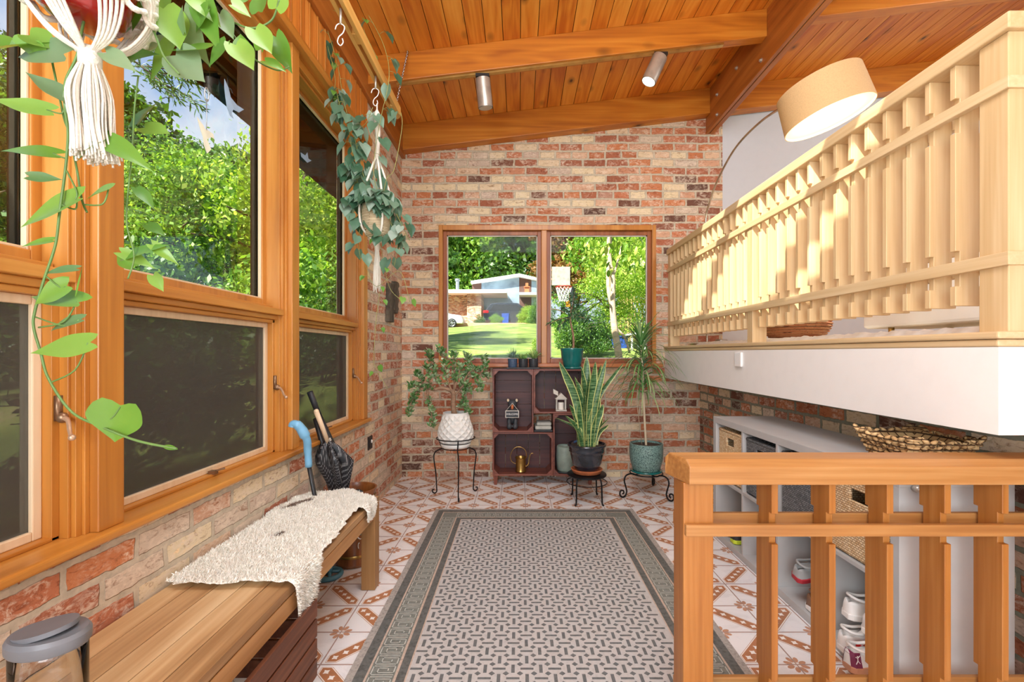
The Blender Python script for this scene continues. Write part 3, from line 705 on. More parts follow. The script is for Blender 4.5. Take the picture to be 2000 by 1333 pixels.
# sheepskin
sk_out = [(-1.115, 1.44), (-1.05, 1.42), (-.95, 1.425), (-.85, 1.43), (-.745, 1.435), (-.722, 1.50), (-.718, 1.60), (-.72, 1.75), (-.728, 1.88), (-.745, 1.98), (-.752, 2.06),
          (-.735, 2.12), (-.715, 2.20), (-.722, 2.26), (-.76, 2.30), (-.80, 2.32), (-.86, 2.39), (-.92, 2.40), (-.98, 2.37), (-1.07, 2.35), (-1.122, 2.28), (-1.125, 2.1), (-1.122, 1.9), (-1.122, 1.7), (-1.12, 1.55)]
def inside(x, y, poly):
    r = False; j = len(poly)-1
    for i in range(len(poly)):
        xi, yi = poly[i]; xj, yj = poly[j]
        if (yi > y) != (yj > y) and x < (xj-xi)*(y-yi)/(yj-yi)+xi: r = not r
        j = i
    return r
flap = [(1.43, 1.60, .13), (2.13, 2.27, .07)]
random.seed(3)
mb = MB(); g = .0125
cells = {}
def hz(x, y):
    n = mnoise.noise(Vector((x*18, y*18, 0)))*.007+mnoise.noise(Vector((x*50, y*50, 3)))*.005
    return .479+n
nx = int(.46/g); ny = int(1.05/g)
def vid(i, j):
    if (i, j) not in cells:
        x = -1.13+i*g+random.uniform(-.002, .002); y = 1.41+j*g+random.uniform(-.002, .002)
        cells[(i, j)] = len(mb.v); mb.v.append((x, y, hz(x, y)))
    return cells[(i, j)]
for i in range(nx):
    for j in range(ny):
        if inside(-1.13+(i+.5)*g, 1.41+(j+.5)*g, sk_out):
            mb.f.append((vid(i, j), vid(i+1, j), vid(i+1, j+1), vid(i, j+1))); mb.m.append(0)
# turned-down flaps over the front edge, and rolled rim
def flapmesh(y0, y1, drop, taper):
    rows = 10; colsn = int((y1-y0)/.0125)
    base = len(mb.v)
    for r_ in range(rows+1):
        t = r_/rows
        for q in range(colsn+1):
            s = q/colsn
            yy = y0+(y1-y0)*(s*(1-taper*t)+taper*t*.35)
            a = min(1, t*3)*pi/2
            x = -.744+.031*sin(a)+random.uniform(-.002, .002)+.004*sin(9*s+3*t)
            z = .483-.03*(1-cos(a))-max(0, t-.33)/.67*drop*(1-.25*sin(pi*s*2+.6)**2)
            mb.v.append((x, yy, z))
    for r_ in range(rows):
        for q in range(colsn):
            k = base+r_*(colsn+1)+q; mb.f.append((k, k+1, k+colsn+2, k+colsn+1)); mb.m.append(0)
flapmesh(1.432, 1.665, .125, .42); flapmesh(2.115, 2.28, .055, .35)
nb = len(mb.f)
surf = [(f, k) for k, f in enumerate(mb.f)]
def spots(x, y):
    e = lambda cx, cy, a, rx, ry: (((x-cx)*cos(a)+(y-cy)*sin(a))/rx)**2+((-(x-cx)*sin(a)+(y-cy)*cos(a))/ry)**2
    return e(-1.055, 2.17, -.49, .026, .09) < .4+random.random()*.8 or e(-.95, 1.80, -.3, .03, .06) < random.random()*.3
for f, k in surf:
    a, b_, c_, d_ = [Vector(mb.v[i]) for i in f]
    nrm = (b_-a).cross(c_-a).normalized()
    if nrm.z < -.1 or nrm.x < -.5: nrm = -nrm
    for q in range(22):
        u, v = random.random(), random.random()
        p = a*(1-u)*(1-v)+b_*u*(1-v)+c_*u*v+d_*(1-u)*v
        d = (nrm*1.1+Vector((random.gauss(.1, .5), random.gauss(-.25, .5), random.gauss(-.15, .3)))).normalized()
        L = random.uniform(.006, .015); w = d.cross(Vector((random.random(), random.random(), random.random()))).normalized()*.0017
        tip = p+d*L
        mb.add([p-w, p+w, p+d*L*.6+w*.8, tip, p+d*L*.6-w*.8], [(0, 1, 2, 3, 4)], 1 if spots(p.x, p.y) else 0)
plain('wool_brown', c(150, 128, 112), .95)
o = mb.build('sheepskin', ['wool', 'wool_brown'], None, smooth=True, loc=(-.92, 1.9, .462)); tag(o, 'cream sheepskin with a brown spot draped over the wooden bench', 'sheepskin')
# storage jar with grey flip lid on bench
jr = thing('storage_jar', 'clear jar with a tilted oval grey lid on the near end of the bench', 'jar', (-.955, .925, .458))
mb = MB()
def oval(rx, ry, z, n=28, cx=-.955, cy=.925): return [(cx+rx*cos(2*pi*k/n), cy+ry*sin(2*pi*k/n), z) for k in range(n)]
def loft(mb, rings, mi=0, capb=True, capt=True):
    n = len(rings[0]); k = len(mb.v); mb.v += [tuple(p) for r in rings for p in r]
    fs = [(k+j*n+i, k+j*n+(i+1) % n, k+(j+1)*n+(i+1) % n, k+(j+1)*n+i) for j in range(len(rings)-1) for i in range(n)]
    if capb: fs.append(tuple(k+i for i in range(n))[::-1])
    if capt: fs.append(tuple(k+(len(rings)-1)*n+i for i in range(n)))
    mb.f += fs; mb.m += [mi]*len(fs)
loft(mb, [oval(.060, .046, .460), oval(.066, .052, .47), oval(.066, .052, .60), oval(.060, .047, .612)]); mb.build('body', ['clear_plastic'], jr, smooth=True)
mb = MB(); loft(mb, [oval(.068, .054, .606), oval(.071, .057, .612), oval(.071, .057, .628), oval(.066, .052, .636)]); lid = mb.build('lid', ['grey_plastic'], jr, smooth=True, auto=30)
mb = MB(); loft(mb, [[(p[0], p[1], p[2]+(p[0]+.955)*.18+.006) for p in oval(.055, .044, z, cx=-.962)] for z in (.630, .640)]); mb.build('flip_tab', ['grey_plastic'], lid, smooth=True, auto=30)
# ============================================================ UMBRELLA BARREL
ub = thing('umbrella_barrel', 'round brown wooden barrel with a grey-green scrolled emblem standing behind the bench', 'umbrella stand', (-.945, 2.62, 0))
mb = MB(); cx, cy = -.945, 2.62
mb.lathe([(.098, .002), (.110, .02), (.106, .05), (.108, .2), (.116, .40), (.122, .425), (.114, .425), (.106, .40), (.096, .03)], cx, cy, 40, capt=True); mb.build('shell', ['lacquer_barrel'], ub, smooth=True, auto=40)
mb = MB(); 
for z, r_ in ((.065, .1085), (.385, .1165)):
    mb = MB(); mb.lathe([(r_, z-.008), (r_+.003, z), (r_, z+.008)], cx, cy, 40, capb=False); mb.build('hoop', ['brass'], ub, smooth=True)
plain('emblem_green', c(92, 112, 104), .5)
mb = MB()
def onbar(a, z, r_=.1125): return (cx+r_*cos(a), cy+r_*sin(a), z)
ac = -.95
for (A, B, r_) in ((.36, .062, .1135),):
    rings = [(0, 0)]
    n = 24; k0 = len(mb.v); mb.v.append(onbar(ac, .25, r_))
    for k in range(n): mb.v.append(onbar(ac+A*cos(2*pi*k/n), .25+B*sin(2*pi*k/n), r_))
    for k in range(n): mb.f.append((k0, k0+1+k, k0+1+(k+1) % n)); mb.m.append(0)
em = mb.build('emblem', ['emblem_green'], ub)
mb = MB()
for k in range(4):
    a0 = k*pi/2+.3
    pts = [onbar(ac+(.40*cos(a0+t*1.3)*(1-.12*t*sin(5*t))), .25+.072*sin(a0+t*1.3)*(1-.15*sin(5*t)), .1145) for t in [i/10 for i in range(11)]]
    mb.tube(pts, [.0012+.0028*sin(pi*i/10) for i in range(11)], 5)
mb.tube([onbar(ac-.08+.05*cos(t), .13+.016*sin(t), .111) for t in [i*.35+1.2 for i in range(10)]], .0022, 5)
mb.build('scroll', ['pot_white'], em, smooth=True)
# handle hooking over the rim
hk = thing('curved_handle', 'dark curved umbrella handle lying over the front rim of the barrel', 'umbrella handle', (-.89, 2.55, .42))
mb = MB(); mb.tube(spline([(-.93, 2.57, .30), (-.925, 2.555, .40), (-.905, 2.55, .425), (-.88, 2.55, .415), (-.868, 2.555, .385)], 6), .011, 10); mb.build('grip', ['black_plastic'], hk, smooth=True)
# polka-dot umbrella with wooden shaft handle
def polka():
    m, T, b, o = newmat('polka')
    v = T.obj(); vo = T.n('ShaderNodeTexVoronoi', {'Vector': v, 'Scale': 150.0, 'Randomness': .0})
    T.t.links.new(T.ramp(vo.outputs['Distance'], [(.20, c(225, 225, 225)), (.27, c(20, 20, 24))]), b.inputs['Base Color']); b.inputs['Roughness'].default_value = .45
polka()
um = thing('polka_dot_umbrella', 'folded black umbrella with small white dots and a light wooden handle, in the barrel', 'umbrella', (-.95, 2.60, .2))
D = 2.5
ax = [P(664, 1010, 2.58), P(660, 945, 2.56), P(652, 905, 2.54), P(643, 875, 2.52), P(640, 862, 2.51)]
mb = MB(); rings = []
n = 40
for p, r_, amp in zip(ax, (.018, .055, .085, .045, .014), (.2, .3, .38, .3, .1)):
    rings.append([(p.x+r_*cos(2*pi*k/n)*(1+amp*cos(6*2*pi*k/n+.5)), p.y+.7*r_*sin(2*pi*k/n)*(1+amp*cos(6*2*pi*k/n+.5)), p.z+.012*cos(6*2*pi*k/n)*amp*3) for k in range(n)])
loft(mb, rings); mb.build('canopy', ['polka'], um, smooth=True)
mb = MB(); mb.tube([P(641, 866, 2.51), P(618, 805, 2.47)], [.011, .0135], 14); mb.ball(P(618, 804, 2.47), .0135); mb.build('handle', ['sash_cream'], um, smooth=True)
mb = MB()
for k in range(7):
    p = ax[-1]+Vector((random.uniform(-.018, .018), random.uniform(-.01, .01), random.uniform(-.012, .01))); mb.tube([p, p+Vector((random.uniform(-.01, .01), 0, .018))], .0022, 5)
mb.build('rib_tip', ['nickel'], um)
u2 = thing('black_umbrella', 'closed black umbrella with straight black grip leaning behind the polka-dot umbrella', 'umbrella', (-.96, 2.62, .2))
mb = MB(); mb.tube([P(672, 960, 2.64), P(650, 880, 2.60), P(622, 808, 2.56)], [.03, .028, .014], 12); mb.build('canopy', ['black_plastic'], u2, smooth=True)
mb = MB(); mb.tube([P(623, 812, 2.56), P(605, 766, 2.52)], [.015, .0165], 14); mb.build('grip', ['bin_black'], u2, smooth=True)
u3 = thing('slim_umbrella', 'slim black furled umbrella leaning left of the wooden handle', 'umbrella', (-.97, 2.6, .2))
mb = MB(); mb.tube([P(652, 950, 2.60), P(636, 885, 2.55), P(616, 818, 2.50)], [.02, .018, .014], 12); mb.build('canopy', ['black_plastic'], u3, smooth=True)
# cane
ca = thing('walking_cane', 'walking cane with a light blue curved handle, black shaft and round blue foot', 'cane', (-1.03, 2.42, 0))
base = Vector((-1.02, 2.44, .03)); top = P(592, 850, 2.20)
mb = MB(); mb.tube([base, P(603, 908, 2.24)], .0105, 14); mb.build('shaft', ['black_plastic'], ca, smooth=True)
mb = MB(); mb.tube(spline([P(603, 912, 2.24), P(601, 880, 2.23), P(600, 862, 2.21), P(596, 852, 2.2), P(588, 838, 2.19), P(580, 830, 2.18), P(573, 829, 2.18), P(571, 834, 2.18)], 4), [.0165]*4+[.0185]*8+[.024]*4+[.022]*5+[.019]*8, 14); mb.build('handle', ['cane_blue'], ca, smooth=True)
mb = MB()
mb.tube([(base.x+.062*cos(t), base.y+.062*sin(t), .014) for t in [2*pi*k/28 for k in range(28)]], .013, 8, closed=True)
for k in range(4): mb.tube([(base.x, base.y, .03), (base.x+.06*cos(k*pi/2+.5), base.y+.06*sin(k*pi/2+.5), .016)], .009, 8)
mb.tube([(base.x, base.y, .015), (base.x, base.y, .06)], .018, 12)
mb.build('foot', ['base_blue'], ca, smooth=True)
# ============================================================ RUG
rg = MB(); x0, x1, y0, y1, zt = -.636, .866, 1.10, 3.475, .010
plain('rug_field', c(190, 189, 186), .55, var=.05, scale=60, bump=.3, bs=300)
plain('rug_dash', c(104, 108, 108), .6, var=.14, scale=90); plain('rug_band', c(98, 101, 98), .6, var=.2, scale=70); plain('rug_key', c(122, 127, 120), .6, var=.1, scale=80)
plain('rug_line', c(190, 172, 156), .6, var=.1, scale=80); plain('rug_keyline', c(190, 194, 186), .6, var=.08, scale=80); plain('rug_edge', c(168, 163, 156), .7, var=.15, scale=90)
rg.box(x0, x1, y0, y1, .0025, zt, 6)
def q(xa, xb, ya, yb, z, mi): rg.poly([(xa, ya, z), (xb, ya, z), (xb, yb, z), (xa, yb, z)], mi)
def frame(o, w, z, mi):
    q(x0+o, x0+o+w, y0, y1-o, z, mi); q(x1-o-w, x1-o, y0, y1-o, z, mi); q(x0+o+w, x1-o-w, y1-o-w, y1-o, z, mi)
frame(.030, .040, zt+.0003, 2); frame(.070, .008, zt+.0003, 4); frame(.078, .098, zt+.0003, 3); frame(.176, .010, zt+.0003, 4); frame(.186, .032, zt+.0003, 2); frame(.218, .006, zt+.0003, 4)
q(x0+.224, x1-.224, y0, y1-.224, zt+.0003, 0)
def key(mapf, flip):
    lw = .06
    path = [(.08, .92), (.08, .08), (.92, .08), (.92, .92), (.28, .92), (.28, .30), (.72, .30), (.72, .68), (.50, .68), (.50, .5)]
    path2 = [(.18, .80), (.18, .18), (.82, .18), (.82, .80), (.38, .80), (.38, .42), (.6, .42)]
    for pth in (path[:9], ):
        for a, b_ in zip(pth, pth[1:]):
            u0, u1 = sorted((a[0], b_[0])); v0, v1 = sorted((a[1], b_[1]))
            pts = [(u0-lw/2, v0-lw/3), (u1+lw/2, v0-lw/3), (u1+lw/2, v1+lw/3), (u0-lw/2, v1+lw/3)]
            if flip: pts = [(1-u, v) for u, v in pts][::-1]
            rg.poly([mapf(u, v) for u, v in pts], 5)
L = .056; z = zt+.0006
k = 0; yy = y1-.078-.098
while yy > y0+.02:
    ya = yy-L
    for side in (0, 1):
        if side == 0: mf = lambda u, v, ya=ya: (x0+.078+.098*v, ya+L*(1-u), z)
        else: mf = lambda u, v, ya=ya: (x1-.078-.098*v, ya+L*u, z)
        key(mf, k % 2)
    yy -= L+.002; k += 1
xx = x0+.176; k = 0
while xx < x1-.176-L:
    mf = lambda u, v, xx=xx: (xx+L*u, y1-.078-.098*v, z)
    key(mf, k % 2); xx += L+.002; k += 1
ax_, ay_ = .0524, .0505
fx0, fx1, fy1 = x0+.226, x1-.226, y1-.226
i = 0
random.seed(5)
while fx0+.01+i*ax_ < fx1:
    xc = fx0+.02+i*ax_; j = 0
    while fy1-.02-j*ay_ > y0+.03:
        yc = fy1-.02-j*ay_
        if xc < fx1-.012:
            if (i+j) % 2 == 0: q(max(xc-.0245, fx0), min(xc+.0245, fx1), yc-.0055, yc+.0055, z, 1)
            else: q(xc-.0065, xc+.0065, yc-.022, min(yc+.022, fy1), z, 1)
            xd, yd = xc+ax_/2, yc-ay_/2
            if xd < fx1-.01: rg.poly([(xd-.0125, yd, z), (xd, yd-.0115, z), (xd+.0125, yd, z), (xd, yd+.0115, z)], 1)
        j += 1
    i += 1
o = rg.build('rug', ['rug_field', 'rug_dash', 'rug_band', 'rug_key', 'rug_line', 'rug_keyline', 'rug_edge'], None, loc=(.115, 2.3, .0025)); tag(o, 'grey and beige patterned area rug with a Greek key border on the tiled floor', 'rug')
# ============================================================ CUBE SHELF
KX0, KX1, KY0, KY1, KZ = 1.282, 1.672, 1.535, 3.005, .783
ks = thing('cube_shelf', 'grey low cube shelf holding baskets and shoes against the dark brick wall', 'shelf unit', ((KX0+KX1)/2, (KY0+KY1)/2, 0))
t = .038
mb = MB(); mb.box(KX0, KX1, KY0, KY1, KZ-t, KZ); mb.build('top_panel', ['shelf_grey'], ks, bevel=.0012)
mb = MB(); mb.box(KX0, KX1, KY0, KY1, .002, t); mb.build('bottom_panel', ['shelf_grey'], ks, bevel=.0012)
for a in (KY0, KY1-t):
    mb = MB(); mb.box(KX0, KX1, a, a+t, t, KZ-t); sp_ = mb.build('side_panel', ['shelf_grey'], ks, bevel=.0012)
ti = .017; cw = (KY1-KY0-2*t-3*ti)/4
cy_ = [KY0+t+k*(cw+ti) for k in range(4)]
for k in range(1, 4):
    mb = MB(); mb.box(KX0+.002, KX1, cy_[k]-ti, cy_[k], t, KZ-t); mb.build('divider', ['shelf_grey'], ks, bevel=.001)
for k in range(4):
    mb = MB(); mb.box(KX0+.002, KX1, cy_[k], cy_[k]+cw, (KZ-ti)/2, (KZ+ti)/2); mb.build('shelf_board', ['shelf_grey'], ks, bevel=.001)
mb = MB(); mb.tube([(1.33, KY0, .70+.10-.055), (1.33, KY0-.016, .745)], .010, 14); mb.ball((1.33, KY0-.016, .745), .012); mb.build('knob', ['nickel'], ks, smooth=True)
zt0 = (KZ+ti)/2
def basket(y0, y1, z0, z1, mt, label, nm='wicker_basket', lab2='baskets in the cube shelf', rim='wicker_natural', hole=True):
    b = thing(nm, label, 'basket', ((KX0+KX1)/2, (y0+y1)/2, z0), 'baskets in the cube shelf')
    x0, x1 = KX0+.015, KX1-.02; w = .012
    mb = MB(); yc = (y0+y1)/2; hw = .045; hz0 = z1-.085; hz1 = z1-.04
    # front with handle hole
    if hole:
        mb.box(x0, x0+w, y0, yc-hw, z0, z1); mb.box(x0, x0+w, yc+hw, y1, z0, z1); mb.box(x0, x0+w, yc-hw, yc+hw, z0, hz0); mb.box(x0, x0+w, yc-hw, yc+hw, hz1, z1)
    else: mb.box(x0, x0+w, y0, y1, z0, z1)
    mb.box(x1-w, x1, y0, y1, z0, z1); mb.box(x0+w, x1-w, y0, y0+w, z0, z1); mb.box(x0+w, x1-w, y1-w, y1, z0, z1); mb.box(x0, x1, y0, y1, z0-.0, z0+.01)
    mb.build('body', [mt], b, bevel=.004)
    mb = MB(); pts = [(x0+.005, y0+.005, z1), (x0+.005, y1-.005, z1), (x1-.005, y1-.005, z1), (x1-.005, y0+.005, z1)]
    pp = []
    for a in range(4):
        A = Vector(pts[a]); B = Vector(pts[(a+1) % 4]); pp += [A.lerp(B, k/8) for k in range(8)]
    mb.tube(pp, .010, 8, closed=True); mb.build('rim', [mt], b, smooth=True)
    return b
zz0, zz1 = zt0+.003, KZ-t-.035
basket(cy_[3]+.015, cy_[3]+cw-.015, zz0, zz1, 'wicker_natural', 'natural wicker basket in the farthest top cube of the grey shelf')
basket(cy_[2]+.015, cy_[2]+cw-.015, zz0, zz1, 'wicker_grey', 'dark grey woven basket in the second top cube from the far end of the shelf')
basket(cy_[1]+.015, cy_[1]+cw-.015, zz0, zz1, 'wicker_grey', 'dark grey woven basket in the top cube beside the nearest natural basket')
basket(cy_[0]+.015, cy_[0]+cw-.015, zz0, zz1, 'wicker_natural', 'natural wicker basket in the nearest top cube of the grey shelf, with a handle hole')
# big seagrass basket on the shelf
sb = thing('seagrass_basket', 'braided seagrass basket with flared corners on top of the grey shelf', 'basket', (1.48, 1.705, KZ))
def rect_ring(x0, x1, y0, y1, z, dip=0, n=12):
    pts = []
    C_ = [(x0, y0), (x1, y0), (x1, y1), (x0, y1)]
    for a in range(4):
        A = C_[a]; B = C_[(a+1) % 4]
        for k in range(n):
            s = k/n; pts.append((A[0]+(B[0]-A[0])*s, A[1]+(B[1]-A[1])*s, z-dip*sin(pi*s)))
    return pts
random.seed(11)
rings = [rect_ring(1.40-.04*t, 1.56+.045*t, 1.615-.045*t, 1.80+.045*t, KZ+.004+.115*t**1.0, .018*t) for t in [0, .2, .4, .6, .8, 1]]
rin = [rect_ring(1.41-.04*t, 1.55+.045*t, 1.625-.045*t, 1.79+.045*t, KZ+.010+.105*t, .018*t) for t in [1, .5, 0]]
mb = MB(); loft(mb, rings+rin); mb.build('body', ['seagrass'], sb, smooth=True)
mb = MB()
for lvl in range(1, 8):
    t = lvl/7; rr = rect_ring(1.398-.04*t, 1.562+.045*t, 1.613-.045*t, 1.802+.045*t, KZ+.006+.115*t, .018*t, n=9)
    m = len(rr)
    for k in range(m):
        A = Vector(rr[k]); B = Vector(rr[(k+1) % m]); off = Vector((0, 0, .008*(1 if (k+lvl) % 2 else -1)))
        mid = (A+B)/2; out = Vector((mid.x-1.48, mid.y-1.705, 0)).normalized()*.004
        mb.tube([A-off, mid+out, B+off], [.005, .0085, .005], 6)
mb.build('braid', ['seagrass'], sb, smooth=True)
for lab, col, x, y in (('blue spectacle case inside the seagrass basket', 'rubber_blue', 1.44, 1.73), ('dark glove inside the seagrass basket', 'bin_black', 1.50, 1.74), ('pale green cloth bundle inside the seagrass basket', 'pot_sage', 1.45, 1.66)):
    mb = MB(); Mx = Matrix.Rotation(.5, 3, 'Z') @ Matrix.Rotation(.35, 3, 'Y')
    mb.ball((x, y, KZ+.062), .055, .024, .022, 16, 10, M=Mx); mb.ball((x+.03, y+.01, KZ+.066), .03, .02, .018, 12, 8)
    o = mb.build({'r': 'spectacle_case', 'b': 'glove', 'p': 'cloth_bundle'}[col[0]], [col], None, smooth=True, loc=(x, y, KZ+.04)); tag(o, lab, {'r': 'case', 'b': 'glove', 'p': 'cloth'}[col[0]])
# ============================================================ SHOES
plain('shoe_white', c(232, 228, 222), .5, var=.03); plain('shoe_grey', c(160, 160, 158), .8, var=.05); plain('shoe_brown', c(122, 88, 66), .4, var=.2); plain('shoe_black', c(44, 44, 46), .6)
plain('shoe_pink', c(216, 140, 188), .5); plain('shoe_maroon', c(122, 40, 74), .5); plain('shoe_tan', c(196, 140, 106), .5); plain('shoe_red', c(204, 38, 36), .5); plain('shoe_neon', c(200, 220, 60), .5); plain('shoe_lining', c(90, 86, 84), .9); plain('shoe_redsole', c(170, 40, 50), .6)
def shoe(label, loc, yaw, up, sole, lining='shoe_lining', L=.27, pitch=0, roll=0, lace='shoe_white', heel=None):
    """toe points along +X before yaw"""
    t = thing('shoe', label, 'shoe', loc, 'shoes in the cube shelf')
    M = Matrix.Translation(Vector(loc)) @ Matrix.Rotation(yaw, 4, 'Z') @ Matrix.Rotation(pitch, 4, 'Y') @ Matrix.Rotation(roll, 4, 'X')
    def tr(mb):
        mb.v = [tuple(M @ Vector(p)) for p in mb.v]; return mb
    xs = [0, .04, .12, .25, .4, .55, .7, .82, .92, .98, 1]
    hw = [.018, .030, .034, .033, .032, .038, .044, .043, .034, .02, .004]
    ht = [.078, .088, .086, .078, .080, .072, .056, .046, .038, .030, .022]
    def ring(i, s=1, top=None, z0=.02):
        x = xs[i]*L; w_ = hw[i]*s; h = ht[i] if top is None else top
        return [(x, w_*cos(a)*(1 if sin(a) < .2 else .82), z0+max(0, (h-z0))*max(0, sin(a))**.8) for a in [pi*k/12 for k in range(13)]]
    mb = MB(); rs = [ring(i) for i in range(len(xs))]
    # ankle opening: sink the tops of the rear sections
    for i in (1, 2, 3):
        for k in range(4, 9):
            x, y, z = rs[i][k]; rs[i][k] = (x, y, .045)
    n = 13; k0 = 0; mb.v = [p for r in rs for p in r]
    for j in range(len(rs)-1):
        for i in range(n-1): mb.f.append((j*n+i, (j+1)*n+i, (j+1)*n+i+1, j*n+i+1)); mb.m.append(1 if j < 3 and 4 <= i <= 7 else 0)
    mb.f.append(tuple(range(n))); mb.m.append(0)
    tr(mb).build('upper', [up, lining], t, smooth=True)
    mb = MB(); out = [(xs[i]*L+(-.004 if i == 0 else 0), -hw[i]*1.09) for i in range(len(xs))]+[(xs[i]*L, hw[i]*1.09) for i in reversed(range(len(xs)))]
    out = [(x, y) for x, y in out]
    mb.prism([(x, y, 0) for x, y in out], (0, 0, .024)); tr(mb).build('sole', [sole], t, bevel=.004)
    mb = MB()
    pts = [(.05*L, 0, .088), (.10*L, .026, .083), (.25*L, .027, .074), (.36*L, .016, .080), (.38*L, 0, .084), (.36*L, -.016, .080), (.25*L, -.027, .074), (.10*L, -.026, .083)]
    mb.tube(spline(pts+[pts[0]], 3)[:-1], .0055, 6, closed=True); tr(mb).build('collar', [up], t, smooth=True)
    mb = MB()
    for k in range(4):
        x = (.44+.07*k)*L; h = .078-.006*k
        mb.tube([(x, -.018, h-.008), (x+.006, 0, h+.003), (x, .018, h-.008)], .0024, 5)
    tr(mb).build('lace', [lace], t, smooth=True)
    if heel:
        mb = MB(); rr = [[(x*1.02-.001, y*1.05, z) for x, y, z in ring(i)] for i in (0, 1, 2)]
        for r_ in rr: r_[4:9] = []
        m8 = len(rr[0]); k8 = len(mb.v); mb.v += [p for r_ in rr for p in r_]
        for j in range(2):
            for i in range(m8-1):
                if j > 0 and i == 3: continue
                mb.f.append((k8+j*m8+i, k8+(j+1)*m8+i, k8+(j+1)*m8+i+1, k8+j*m8+i+1)); mb.m.append(0)
        tr(mb).build('heel_patch', [heel], t)
    t['_M'] = [v for r_ in M for v in r_]
    return t, M
b0 = t+.003 if isinstance(t, float) else .041
yc = [a+cw/2 for a in cy_]
bz = .041
# farthest lower cube
shoe('dark grey shoe with a neon yellow stripe in the farthest lower cube', (1.30, yc[3]-.02, bz), .1, 'shoe_black', 'shoe_neon', lace='shoe_neon')
shoe('black running shoe beside the wall of the farthest lower cube', (1.32, yc[3]+.09, bz), .05, 'shoe_black', 'shoe_black', lace='shoe_black')
# second: pink clogs
shoe('pink and white child shoe in the second lower cube from the far end', (1.30, yc[2]+.02, bz), .1, 'shoe_pink', 'shoe_white', L=.20)
shoe('second pink child shoe standing on top of the pink and white one', (1.31, yc[2]-.02, bz+.095), -.1, 'shoe_pink', 'shoe_maroon', L=.20, lace='shoe_maroon')
# third: grey sneaker over brown
shoe('brown leather shoe with a white sole under the grey sneaker', (1.30, yc[1]-.05, bz), .12, 'shoe_brown', 'shoe_white', lace='shoe_brown', lining='shoe_black')
shoe('grey canvas sneaker with a dark red sole lying on the brown shoe', (1.285, yc[1]+.03, bz+.10), .15, 'shoe_grey', 'shoe_redsole', pitch=-.12, roll=.25)
shoe('dark green shoe with a cream sole behind the grey sneaker', (1.36, yc[1]-.09, bz+.115), .2, 'shoe_black', 'wool', pitch=-.1)
# nearest: white pile
shoe('white sneaker with dark lining on top of the pile in the nearest lower cube', (1.30, yc[0]+.075, bz+.105), .05, 'shoe_white', 'shoe_white', pitch=.05, lining='shoe_black')
shoe('white knit sneaker resting in the middle of the white shoe pile', (1.30, yc[0]-.03, bz+.10), .0, 'shoe_white', 'wool', pitch=0, lining='shoe_grey')
st, M1 = shoe('white trail shoe with a red band and white lettering at the bottom of the pile', (1.25, yc[0]+.03, bz), .1, 'shoe_white', 'shoe_white', lining='shoe_grey')
Mb = M1 @ Matrix.Translation((.085, -.0385, .046)) @ Matrix.Rotation(rad(78), 4, 'X')
mb = MB(); mb.box(-.055, .06, -.011, .011, -.0008, .0008); mb.v = [tuple(Mb @ Vector(p)) for p in mb.v]; mb.build('red_band', ['shoe_red'], st)
text_mesh('lettering', 'SALOMON', .017, 'white_plastic', Mb @ Matrix.Translation((.004, 0, .0014)), st)
sj, M2 = shoe('white shoe with a maroon heel patch and tan sole, nearest of the pile', (1.20, yc[0]-.075, bz-.0), .15, 'shoe_white', 'shoe_tan', lining='shoe_white', heel='shoe_maroon')
Mb = M2 @ Matrix.Translation((.012, -.032, .055)) @ Matrix.Rotation(rad(82), 4, 'X')
mb = MB()
for a, b_ in (((0, -.003), (-.008, -.014)), ((0, -.003), (.008, -.013)), ((0, -.003), (0, .008)), ((0, .006), (.010, .013)), ((0, .006), (-.008, .010))): mb.tube([Mb @ Vector((a[0], a[1], .001)), Mb @ Vector((b_[0], b_[1], .001))], .0013, 4)
mb.ball(Mb @ Vector((0, .011, .001)), .0022); mb.build('emblem', ['white_plastic'], sj)
# ============================================================ FASCIA SENSOR, WALL SOCKET, BARK
p = P(1445, 702, 1.409*F/431)
mb = MB(); mb.box(1.393, 1.409, p.y-.045, p.y+.045, p.z-.05, p.z+.045); o = mb.build('motion_sensor', ['white_plastic'], None, loc=(1.409, p.y, p.z), bevel=.012, seg=4); tag(o, 'small white rounded sensor fixed on the white edge of the raised floor', 'sensor')
sk_ = thing('power_outlet', 'black power outlet on the brick wall below the third window', 'outlet', (XL, 3.55, .71))
p = P(722, 865, 3.47)
mb = MB(); mb.box(XL, XL+.006, 3.42, 3.52, .47, .57); mb.build('cover_plate', ['black_plastic'], sk_, bevel=.002)
mb = MB(); mb.box(XL+.006, XL+.009, 3.445, 3.475, .485, .555); mb.build('socket', ['bin_black'], sk_); mb = MB(); mb.ball((XL+.008, 3.495, .525), .006, .014, .014); mb.build('plug_cap', ['white_plastic'], sk_, smooth=True)
for ch in sk_.children: ch.data.transform(Matrix.Translation((0, P(722, 865, 1.136*F/292).y-3.47, P(722, 865, 1.136*F/292).z-.52)))
# ============================================================ LEFT WALL BARK HANGING
bk = thing('bark_plaque', 'two strips of dark tree bark hung on the left brick wall in the corner', 'wall hanging', (XL, 3.95, 1.6))
def bark(y0, y1, z0, z1, x0, lean):
    mb = MB(); n = 12; rings = []
    for k in range(n+1):
        z = z0+(z1-z0)*k/n; j = random.uniform(-.008, .008)
        rings.append([(x0, y0+j+lean*k/n, z), (x0+.03+random.uniform(0, .012), y0+.01+j+lean*k/n, z), (x0+.036, (y0+y1)/2+lean*k/n, z+random.uniform(-.005, .005)), (x0+.026+random.uniform(0, .01), y1-j+lean*k/n, z), (x0, y1+lean*k/n, z)])
    loft(mb, rings); mb.build('bark_strip', ['bark'], bk)
D1 = 1.13*F/(CX-752); D2 = 1.13*F/(CX-772)
bark(3.86, 4.02, 1.47, 1.80, XL+.0, .02); bark(4.02, 4.16, 1.56, 1.84, XL+.0, .03); 
